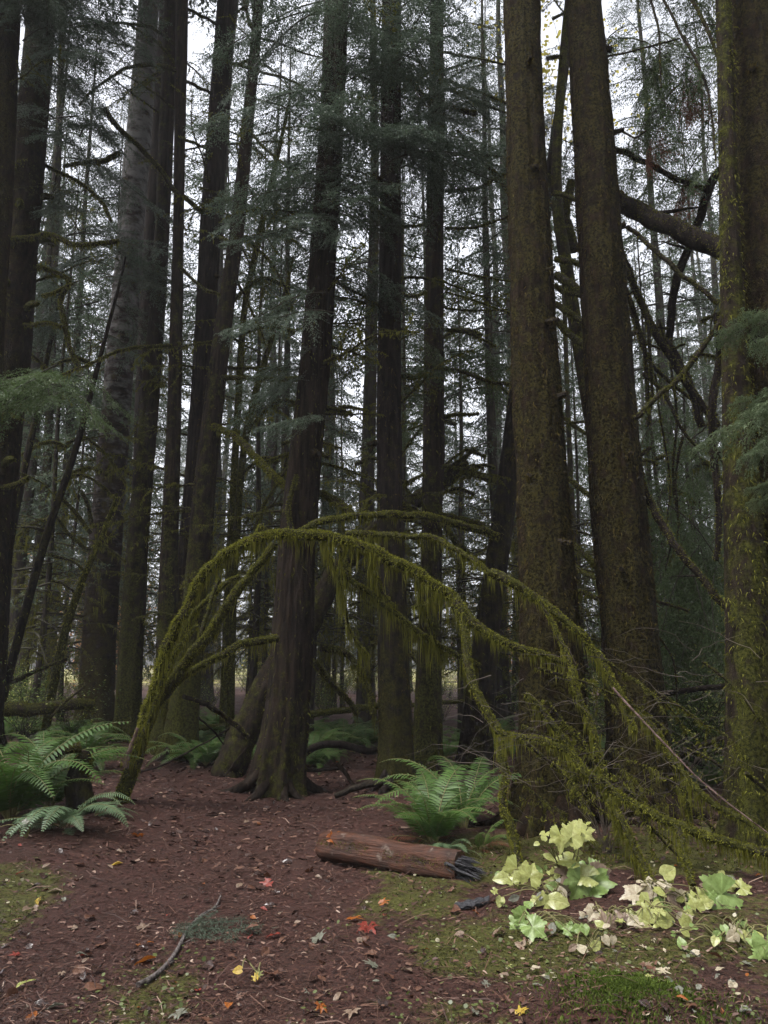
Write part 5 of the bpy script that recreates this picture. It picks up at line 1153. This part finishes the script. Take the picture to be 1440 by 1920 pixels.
scatter('leafy_shrub', SH, 'low shrub behind the left logs and saplings', 'shrub', 'shrubs at the left back', 8, (-20, 170), (13, 20), (.7, 1.1))
scatter('bare_shrub', BARE, 'bare twiggy shrub in the tangle at the foot of the right trunks', 'shrub', 'bare shrubs in the right tangle', 4, (1080, 1430), (6.4, 8.4), (.5, .8))
for px, Y, k, sc, lab in [(185, 27, 0, 1.3, 'orange autumn tree glowing behind the alder and leaning saplings'), (920, 30, 0, 1.2, 'orange autumn tree in the gap left of the dark leaning trunk'), (300, 30, 1, 1.2, 'yellow autumn shrub behind the left cluster'),
                          (500, 34, 1, 1.0, 'yellow autumn shrub beyond the arch\'s left half')]:
    x = at(px, 1240, Y)[0]; tag(inst('autumn_tree', AUT[k], None, (x, Y, float(gh(x, Y))), (0, 0, px), sc), lab, 'shrub')
ym = shrub_mesh(530, 5.5, 10, .10, 60, .8).mesh('yellowing_crown', [M['yellow_leaf'], M['twig_dark']])
p = at(1040, 120, 15); yt = thing('yellow_maple', 'tall thin maple with yellow leaves between the tops of the broad trunks', 'tree', (p[0], 15, float(gh(p[0], 15))))
inst('crown', ym, yt, (p[0], 15, p[2]-2.6)); tube(*resample(np.array([(p[0]+.1, 15, 0), (p[0]-.1, 15, 4.), (p[0], 15, p[2]-2.4)]), np.array([.07, .06, .04]), .3), 8, .1, 2).build('trunk', M['bark_far'], yt)

# ------------------------------------------------------------------ trees of the forest behind
TM = []
for i, (h, rb_) in enumerate([(36, .26), (30, .22), (38, .30), (40, .32), (13, .08), (11, .09), (44, .34), (12, .07)]):
    r = np.random.default_rng(600+i); z = np.concatenate([[-.3, 0, .3, .8], np.arange(1.6, h, 1.0), [h]])
    P = np.stack([.12*np.sin(z*.21+i)+.05*np.sin(z*.7), .12*np.cos(z*.17+i*2), z], 1); Rr = rb_*(1-.93*np.clip(z, 0, h)/h)*(1+.5*np.exp(-np.clip(z, 0, 9)/.4))
    TM.append(tube(P, Rr, 14, .14, 1.5, i*2.2, var=.35).mesh('conifer_trunk', M['bark_far']))
GAPS = [(60, 'at the far left edge'), (180, 'between the reddish trunk and the alder'), (300, 'behind the alder and its slim neighbour'), (440, 'behind the left conifer cluster'), (540, 'between the crooked trunk and the fluted cedar'),
        (640, 'behind the fluted cedar'), (725, 'between fluted cedar and straight trunk'), (800, 'between straight trunk and slimmer one'), (955, 'between slimmer trunk and left broad trunk'), (1050, 'behind the left broad trunk'), (1130, 'between the two broad trunks'),
        (1230, 'behind the second broad trunk'), (1360, 'between second broad trunk and right edge'), (9999, 'behind the huge right edge trunk')]
def where(px): return next(w for lim, w in GAPS if px < lim)
rt = np.random.default_rng(2024)
def far_tree(px, Y, k, sc, lab, grp, zs=1.0):
    x = at(px, 1240, Y)[0]; z = float(gh(x, Y))
    t = thing('conifer_tree', lab, 'tree', (x, Y, z), grp)
    rz = rt.random()*6.28
    inst('trunk', TM[k], t, (x, Y, z), (0, 0, rz), (sc, sc, sc*zs)); inst('crown', CR[k], t, (x, Y, z), (0, 0, rz), (sc, sc, sc*zs))
def band(n, xr, yr, kinds, sc, lab, grp, jitter=.6):
    for i in range(n):
        px = xr[0]+(xr[1]-xr[0])*(i+.5+jitter*(rt.random()-.5))/n
        far_tree(px, rt.uniform(*yr), kinds[rt.integers(len(kinds))], rt.uniform(*sc), lab+', '+where(px), grp)
far_tree(938, 17.5, 0, .62, 'slender conifer seen in the gap left of the left broad trunk', None)
far_tree(692, 18.5, 3, .72, 'dark slender conifer just left of the straight trunk, behind the arch', None)
far_tree(520, 20, 1, .7, 'bushy conifer behind the gap left of the fluted cedar', None)
far_tree(1245, 16, 5, .95, 'low dark cedar filling the gap between second broad trunk and right edge', None)
far_tree(1320, 15, 5, .8, 'small dark cedar tight against the green mossed trunk', None)
far_tree(1090, 19, 5, 1.0, 'small cedar seen in the gap between the two broad trunks', None)
far_tree(470, 24, 4, .8, 'small hemlock behind the arch\'s left shoulder', None)
far_tree(870, 22, 4, .9, 'small hemlock behind the slimmer trunk and the leaning one', None)
far_tree(90, 21, 1, .75, 'conifer with hanging boughs behind the left leaning saplings', None)
far_tree(20, 19, 0, .6, 'conifer behind the reddish trunk at the far left', None)
far_tree(165, 17.5, 4, 1.2, 'young hemlock just left of the alder', None)
far_tree(640, 25, 4, .9, 'small hemlock framed between cedar and straight trunk', None)
rt2 = np.random.default_rng(515)
for i, (px, Y) in enumerate([(60, 15), (128, 16.5), (462, 15.5), (508, 18), (572, 14.5), (655, 15), (690, 20), (772, 15.5), (868, 15), (925, 18), (1062, 14), (1095, 17), (1250, 14), (1330, 17), (20, 20), (300, 19), (400, 19)]):
    if i in (5, 16): continue
    far_tree(px, Y, 7, rt2.uniform(.8, 1.15), ['thin dead-limbed tree hung with moss', 'spindly moss-limbed tree'][i % 2]+' '+['behind the far left saplings', 'just left of the alder', 'behind the crooked trunk\'s right limbs', 'deep behind the arch\'s left shoulder', 'close behind the fluted cedar', 'right of the fluted cedar', 'deep left of the straight trunk', 'between the straight and the slimmer trunk',
             'right of the slimmer trunk', 'left of the left broad trunk', 'left in the gap between the broad trunks', 'right in the gap between the broad trunks', 'right of the second broad trunk', 'left of the green mossed trunk', 'at the far left edge', 'behind the left cluster', 'right behind the left cluster'][i], 'thin moss-limbed trees of the middle ground')
for i in range(21):
    px = -60+1560*(i+.5*rt2.random())/21; Y = rt2.uniform(21, 42)
    if min(abs(px-458), abs(px-705), abs(px-1010)) < 18: continue
    far_tree(px, Y, [4, 5, 4][i % 3], rt2.uniform(.7, 1.25), 'low green '+['hemlock', 'cedar', 'hemlock'][i % 3]+' under the taller trees, '+where(px), 'low conifers of the back')
band(8, (-120, 1560), (23, 33), [0, 1, 3, 2], (.72, 1.0), 'grey-green conifer in the first misty row', 'conifers of the first misty row')
band(12, (-150, 1590), (35, 50), [0, 2, 3, 6], (.85, 1.1), 'paler conifer in the second misty row', 'conifers of the second misty row')
band(30, (-120, 1560), (55, 95), [0, 2, 3, 6], (.9, 1.15), 'faint conifer at the very back', 'conifers fading into the mist')

for i, (x, y, k, sc) in enumerate([(-7, -5, 1, .8), (-3, -10, 0, .9), (5, -9, 1, .85), (9.5, -4, 0, .8), (-11, 1, 1, .8), (12, 2, 1, .85), (-6, -15, 2, .9), (1, -17, 3, .9), (7, -14, 2, .9), (13, -10, 0, .9), (-13, -9, 0, .9), (-9.5, 5.5, 1, .7), (10, 7, 1, .75), (-5, -12, 5, 1.2), (-1, -13, 5, 1.3), (3, -12, 5, 1.2), (7, -11, 5, 1.3), (-9, -11, 5, 1.3), (11, -8, 5, 1.2), (-12, -5, 5, 1.2), (-3, -18, 1, 1.0), (4, -20, 1, 1.0), (-9, -19, 1, 1.0), (10, -18, 1, 1.0), (-15, -2, 1, .9), (16, -3, 1, .9), (13, 4, 5, 1.1), (-13, 5, 5, 1.1)]):  # unseen conifers added round the camera to hold back frontal skylight
    z = float(gh(x, y)); t = thing('conifer_tree', 'unseen conifer added behind or beside the viewpoint to block skylight', 'tree', (x, y, z), 'unseen conifers added round the viewpoint')
    inst('trunk', TM[k], t, (x, y, z), (0, 0, i), sc); inst('crown', CR[k], t, (x, y, z), (0, 0, i), (sc*1.15, sc*1.15, sc))

# ------------------------------------------------------------------ litter, moss and leaves on the ground
def ground_pts(n, y0=2.7, y1=13.0, rng=R0, p=1.0, wx=.60):
    u = rng.random(n); Y = 1/(1/y0+u*(1/y1-1/y0)) if p == 1 else y0+(y1-y0)*u**p
    x = (rng.random(n)*2-1)*(wx*Y+.25); return x, Y
def litter(n, rng, L, W, keep=None, lift=.004, at_pts=None):
    x, y = at_pts or ground_pts(n, rng=rng)
    if keep is not None: k = keep(x, y, rng); x, y = x[k], y[k]
    n = len(x); B = np.stack([x, y, gh(x, y)+lift+rng.random(n)*.008], 1); a = rng.random(n)*6.28
    D = np.stack([np.cos(a), np.sin(a), rng.normal(size=n)*.16], 1); S = np.stack([-np.sin(a), np.cos(a), rng.normal(size=n)*.35], 1)
    l = rng.uniform(*L, n)[:, None]*(y[:, None]/5)**.5; w = rng.uniform(*W, n)[:, None]*(y[:, None]/5)**.7; bend = np.array((0, 0, 1.))*l*rng.uniform(-.05, .16, (n, 1))
    V = np.stack([B-D*l/2-S*w/2, B-D*l/2+S*w/2, B+S*w/2*.9+bend, B+D*l/2+S*w*.2, B+D*l/2-S*w*.2, B-S*w/2*.9+bend], 1).reshape(-1, 3)
    k = np.arange(n)[:, None]*6; g = G()
    g.add(V, np.concatenate([k+np.array([[0, 1, 2, 5]]), k+np.array([[5, 2, 3, 4]])]), 0, np.repeat(rng.random(n), 6)); return g
m, nt = nodes('needle_litter'); a = attr(nt)
ramp = nd(nt, 'ShaderNodeValToRGB', i_0=a); cr = ramp.color_ramp; cr.interpolation = 'LINEAR'
cols = [(0, (.018, .009, .007)), (.45, (.050, .025, .018)), (.75, (.080, .040, .029)), (.93, (.125, .068, .046)), (.975, (.19, .12, .09)), (1.0, (.30, .22, .17))]
while len(cr.elements) < len(cols): cr.elements.new(.5)
for e, (p_, c_) in zip(cr.elements, cols): e.position = p_; e.color = c4(c_)
finish(nt, ramp.outputs[0], .55, spec=.2); M['litter'] = m
rg = np.random.default_rng(3)
litter(37000, rg, (.012, .05), (.003, .008), lambda x, y, r: r.random(len(x)) < .35+.65*path_mask(x, y)).build('needle_litter', M['litter'], kind='stuff')
litter(7000, rg, (.018, .050), (.006, .016)).build('bark_flakes', M['litter'], kind='stuff')
x, y = ground_pts(9000, 6.0, 15.0, rg, .8, .55)
litter(9000, rg, (.02, .07), (.008, .022), at_pts=(x, y), lift=.008).build('far_litter', M['litter'], kind='stuff')
litter(3600, rg, (.012, .034), (.008, .020), lift=.012).build('leaf_fragments', M['litter'], kind='stuff')
litter(2600, rg, (.08, .26), (.003, .006), lift=.010).build('twig_litter', M['litter'], kind='stuff')
x, y = ground_pts(90000, 2.7, 9.0, rg); k = moss_mask(x, y)+.25*fbm(x*6, y*6, 1, 2) > rg.uniform(.15, .9, len(x)); x, y = x[k], y[k]; n = len(x)
s = strands(np.stack([x, y, gh(x, y)-.004], 1), np.stack([rg.normal(size=n)*.7, rg.normal(size=n)*.7, np.ones(n)], 1), .016*rg.uniform(.5, 1.6, n)*(y/4)**.5, .006*(y/4)**.8, .3, rg)
M['ground_moss'] = leafy('ground_moss', (.024, .028, .008), (.10, .105, .024), .8, .15, .3)
s.build('ground_moss', M['ground_moss'], kind='stuff')
n = 9000; a = rg.random(n)*6.28; q = np.abs(rg.normal(size=n))*.55; x = 1.10+.46*q*np.cos(a); y = 3.72+.30*q*np.sin(a)
M['cushion_moss'] = leafy('cushion_moss', (.036, .060, .010), (.12, .165, .026), .8, .15, .3)
strands(np.stack([x, y, gh(x, y)-.003], 1), np.stack([rg.normal(size=n)*.5, rg.normal(size=n)*.5, np.ones(n)], 1), .030*rg.uniform(.5, 1.4, n), .006, .25, rg).build('cushion_moss', M['cushion_moss'], kind='stuff')
n = 3800; x, y = ground_pts(n, 3.0, 8.5, rg); k = (moss_mask(x, y) > .15); x, y = x[k], y[k]; n = len(x)      # small green ground plants
B = np.stack([x, y, gh(x, y)+rg.uniform(.005, .04, n)], 1); D = np.stack([rg.normal(size=n), rg.normal(size=n), .3*rg.normal(size=n)], 1); D /= np.linalg.norm(D, axis=1)[:, None]
S = np.cross(D, np.array((0, 0, 1.))+rg.normal(size=(n, 3))*.35); S /= np.linalg.norm(S, axis=1)[:, None]; L = rg.uniform(.010, .030, n)[:, None]
g = G(); V = np.stack([B, B+D*L*.3+S*L*.42, B+D*L*.7+S*L*.35, B+D*L, B+D*L*.7-S*L*.35, B+D*L*.3-S*L*.42], 1).reshape(-1, 3)
g.add(V, np.arange(n)[:, None]*6+np.arange(6)[None], 0, np.repeat(rg.random(n), 6))
M['ground_leaf'] = leafy('ground_cover_leaf', (.05, .07, .018), (.18, .21, .07), .4, .45, .35, (.42, .38, .26)); g.build('ground_cover', M['ground_leaf'], kind='stuff')

def drop(px, py, size, kind, mt, label, group=None, tilt=.35, lift=.012, rz=None, at_z=None):
    Y = CAMZ/math.tan(math.atan((py-960)/F)-PITCH); p = at(px, py, Y); p = at(px, py, Y*(CAMZ-float(gh(p[0], p[1])))/CAMZ)
    z = float(gh(p[0], p[1]))+lift if at_z is None else at_z; L = size*p[1]/F*(.56 if kind == 'maple' else .9)
    o = inst('fallen_leaf', lm(kind, mt, int(rl.integers(3))), None, (p[0], p[1], z+L*.06), (rl.normal()*tilt, rl.normal()*tilt, rl.random()*6.28 if rz is None else rz), (L, L*rl.uniform(.7, 1.05), L*rl.uniform(.6, 2.2)))
    return tag(o, label, 'leaf', group)
for px, py, s_, k_, m_, lab in [
        (258, 1568, 30, 'maple', 'leaf_orange', 'bright orange leaf lying alone far up the path'), (292, 1802, 42, 'oval', 'leaf_orange', 'folded orange leaf just left of the snapped twig'),
        (515, 1758, 40, 'maple', 'leaf_red', 'flat red leaf right of the fir spray'), (474, 1758, 26, 'oval', 'leaf_red', 'small red leaf touching the fir spray\'s right tip'),
        (115, 1828, 26, 'maple', 'leaf_tan', 'peach coloured maple leaf on the left part of the path'), (68, 1905, 46, 'oval', 'leaf_orange', 'long orange-brown leaf at the bottom left corner'),
        (256, 1895, 14, 'oval', 'leaf_orange', 'tiny orange leaf near the bottom of the path'), (30, 1796, 26, 'maple', 'leaf_red', 'reddish leaf at the left edge of the path'),
        (40, 1622, 24, 'maple', 'leaf_red', 'dark red leaf at the left edge below the mossy bank'), (148, 1616, 26, 'maple', 'leaf_brown', 'reddish leaf on the path left of the path\'s centre'),
        (283, 1616, 30, 'maple', 'leaf_brown', 'curled red-brown leaf in the middle of the path'), (230, 1620, 28, 'oval', 'leaf_yellow', 'dull yellow leaf in the middle of the path'),
        (72, 1692, 28, 'maple', 'leaf_yellow', 'olive-yellow leaf on the left part of the path'), (140, 1796, 24, 'oval', 'leaf_grey', 'grey-green leaf above the peach maple leaf'),
        (145, 1748, 34, 'oval', 'leaf_tan', 'pale tan curled leaf on the path, left of the folded orange one'), (268, 1745, 40, 'maple', 'leaf_tan', 'grey-tan lobed leaf left of the snapped twig'),
        (60, 1710, 36, 'oval', 'leaf_tan', 'long pale leaf on the left part of the path'), (116, 1672, 26, 'oval', 'leaf_tan', 'light grey leaf above the olive-yellow one'),
        (300, 1776, 30, 'oval', 'leaf_brown', 'brown leaf under the upper half of the snapped twig'), (386, 1772, 22, 'oval', 'leaf_tan', 'small pale leaf below the fir spray'),
        (660, 1728, 46, 'maple', 'leaf_orange', 'torn orange leaf left of the dark red maple leaf'), (690, 1744, 64, 'maple', 'leaf_red', 'large dark red maple leaf on the moss, lower middle'),
        (716, 1698, 28, 'maple', 'leaf_orange', 'orange leaf above the large dark red one'), (596, 1766, 44, 'maple', 'leaf_grey', 'grey curled leaf left of the dark red maple leaf'),
        (580, 1634, 30, 'maple', 'leaf_brown', 'orange-brown leaf below the left end of the red log'), (503, 1660, 34, 'maple', 'leaf_red', 'rust-red leaf at the right edge of the path'),
        (600, 1895, 42, 'maple', 'leaf_orange', 'bright orange leaf lying at the bottom edge, middle'), (660, 1905, 42, 'maple', 'leaf_tan', 'pale whitish leaf at the bottom edge, middle'),
        (975, 1900, 34, 'maple', 'leaf_yellow', 'bright golden maple leaf at the bottom edge, right of middle'), (925, 1760, 34, 'oval', 'leaf_tan', 'cream leaf lying on the moss below the bark slab'),
        (885, 1712, 20, 'oval', 'leaf_orange', 'small orange leaf below the bark slab'), (1268, 1884, 22, 'oval', 'leaf_orange', 'small orange-red leaf at the bottom right'),
        (1300, 1895, 40, 'maple', 'leaf_brown', 'curled brown leaf at the bottom right corner area'), (1288, 1890, 26, 'heart', 'leaf_pale', 'small white leaf beside the curled brown one'),
        (1375, 1850, 26, 'heart', 'leaf_pale', 'white heart leaf lying right of the moss cushion'), (1240, 1830, 30, 'maple', 'leaf_pale', 'cream curled leaf behind the moss cushion'),
        (1205, 1832, 40, 'maple', 'leaf_red', 'dark red leaf behind the moss cushion'), (998, 1825, 18, 'heart', 'leaf_pale', 'tiny white leaf in front of the low green plant'),
        (340, 1905, 50, 'maple', 'leaf_grey', 'large pale grey leaf at the bottom edge left of middle'), (700, 1815, 40, 'maple', 'leaf_grey', 'silvery torn leaf below the dark red maple leaf'),
        (30, 1860, 40, 'oval', 'leaf_lime', 'greenish yellow leaf at the left bottom edge'), (120, 1892, 36, 'oval', 'leaf_grey', 'pale green-grey leaf near the bottom left')]:
    drop(px, py, s_, k_, m_, lab)
pl = at(624, 1566, 6.62); ol = drop(624, 1566, 40, 'maple', 'leaf_orange', 'bright orange maple leaf stuck on the left end of the red log')
ol.location = (LA*.92+LBE*.08)+np.array((0, -.085, .085)); ol.rotation_euler = (.9, 0, .4)
for grp, lab, n, xr, yr, mts, sz in [
        ('brown leaves scattered on the path', 'pressed flat among the path needles', 90, (0, 640), (1500, 1915), ['leaf_wet', 'leaf_wet', 'leaf_brown'], (14, 38)),
        ('tan leaves scattered on the path', 'loose on the dark needle path', 26, (0, 620), (1500, 1915), ['leaf_tan', 'leaf_tan', 'leaf_grey'], (10, 24)),
        ('leaves on the mossy ground', 'on the mossy ground', 95, (560, 1440), (1640, 1915), ['leaf_wet', 'leaf_tan', 'leaf_brown', 'leaf_brown', 'leaf_grey'], (12, 34)),
        ('pale bits among the plants', 'on the ground among the plants', 34, (940, 1440), (1690, 1915), ['leaf_pale', 'leaf_pale', 'leaf_lime', 'leaf_grey'], (10, 24)),
        ('orange leaves on the ground', 'dropped on the forest floor', 24, (0, 1440), (1500, 1915), ['leaf_orange', 'leaf_red'], (8, 20)),
        ('leaves below the arch', 'on the soil under the arch', 44, (250, 720), (1400, 1510), ['leaf_brown', 'leaf_tan', 'leaf_orange', 'leaf_wet'], (8, 18))]:
    for i in range(n):
        py = yr[0]+(yr[1]-yr[0])*rl.random()**.8
        kk, mm_, xx = ['maple', 'oval', 'oval', 'heart'][rl.integers(4)], mts[rl.integers(len(mts))], rl.uniform(*xr)
        fx, fy = (xx-xr[0])/(xr[1]-xr[0]), (py-yr[0])/(yr[1]-yr[0])
        lb = {'leaf_wet': 'dark wet', 'leaf_brown': 'brown', 'leaf_tan': 'tan', 'leaf_grey': 'grey-green', 'leaf_pale': 'cream', 'leaf_lime': 'lime', 'leaf_orange': 'orange', 'leaf_red': 'red'}[mm_]+' '+{'maple': 'lobed', 'oval': 'oval', 'heart': 'heart-shaped'}[kk]+' leaf '+lab+', '+['far', 'middle', 'near'][min(2, int(fy*3))]+' '+['left', 'centre', 'right'][min(2, int(fx*3))]
        drop(xx, py, rl.uniform(*sz)*(.55+.45*(py-1400)/500), kk, mm_, lb, grp)

# ------------------------------------------------------------------ the mist
gz = -2.2
V = np.array([(x, y, z) for z in (gz, 52) for y in (-64, 152) for x in (-152, 152)], float)
g = G(); g.add(V, np.array([[0, 2, 3, 1], [4, 5, 7, 6], [0, 1, 5, 4], [2, 6, 7, 3], [0, 4, 6, 2], [1, 3, 7, 5]]))
m, nt = nodes('mist'); v = nd(nt, 'ShaderNodeVolumePrincipled'); v.inputs['Color'].default_value = (.96, .965, 1.0, 1); v.inputs['Density'].default_value = HAZE
nt.links.new(v.outputs[0], nd(nt, 'ShaderNodeOutputMaterial').inputs['Volume'])
if HAZE: g.build('haze', m, smooth=False, kind='stuff')
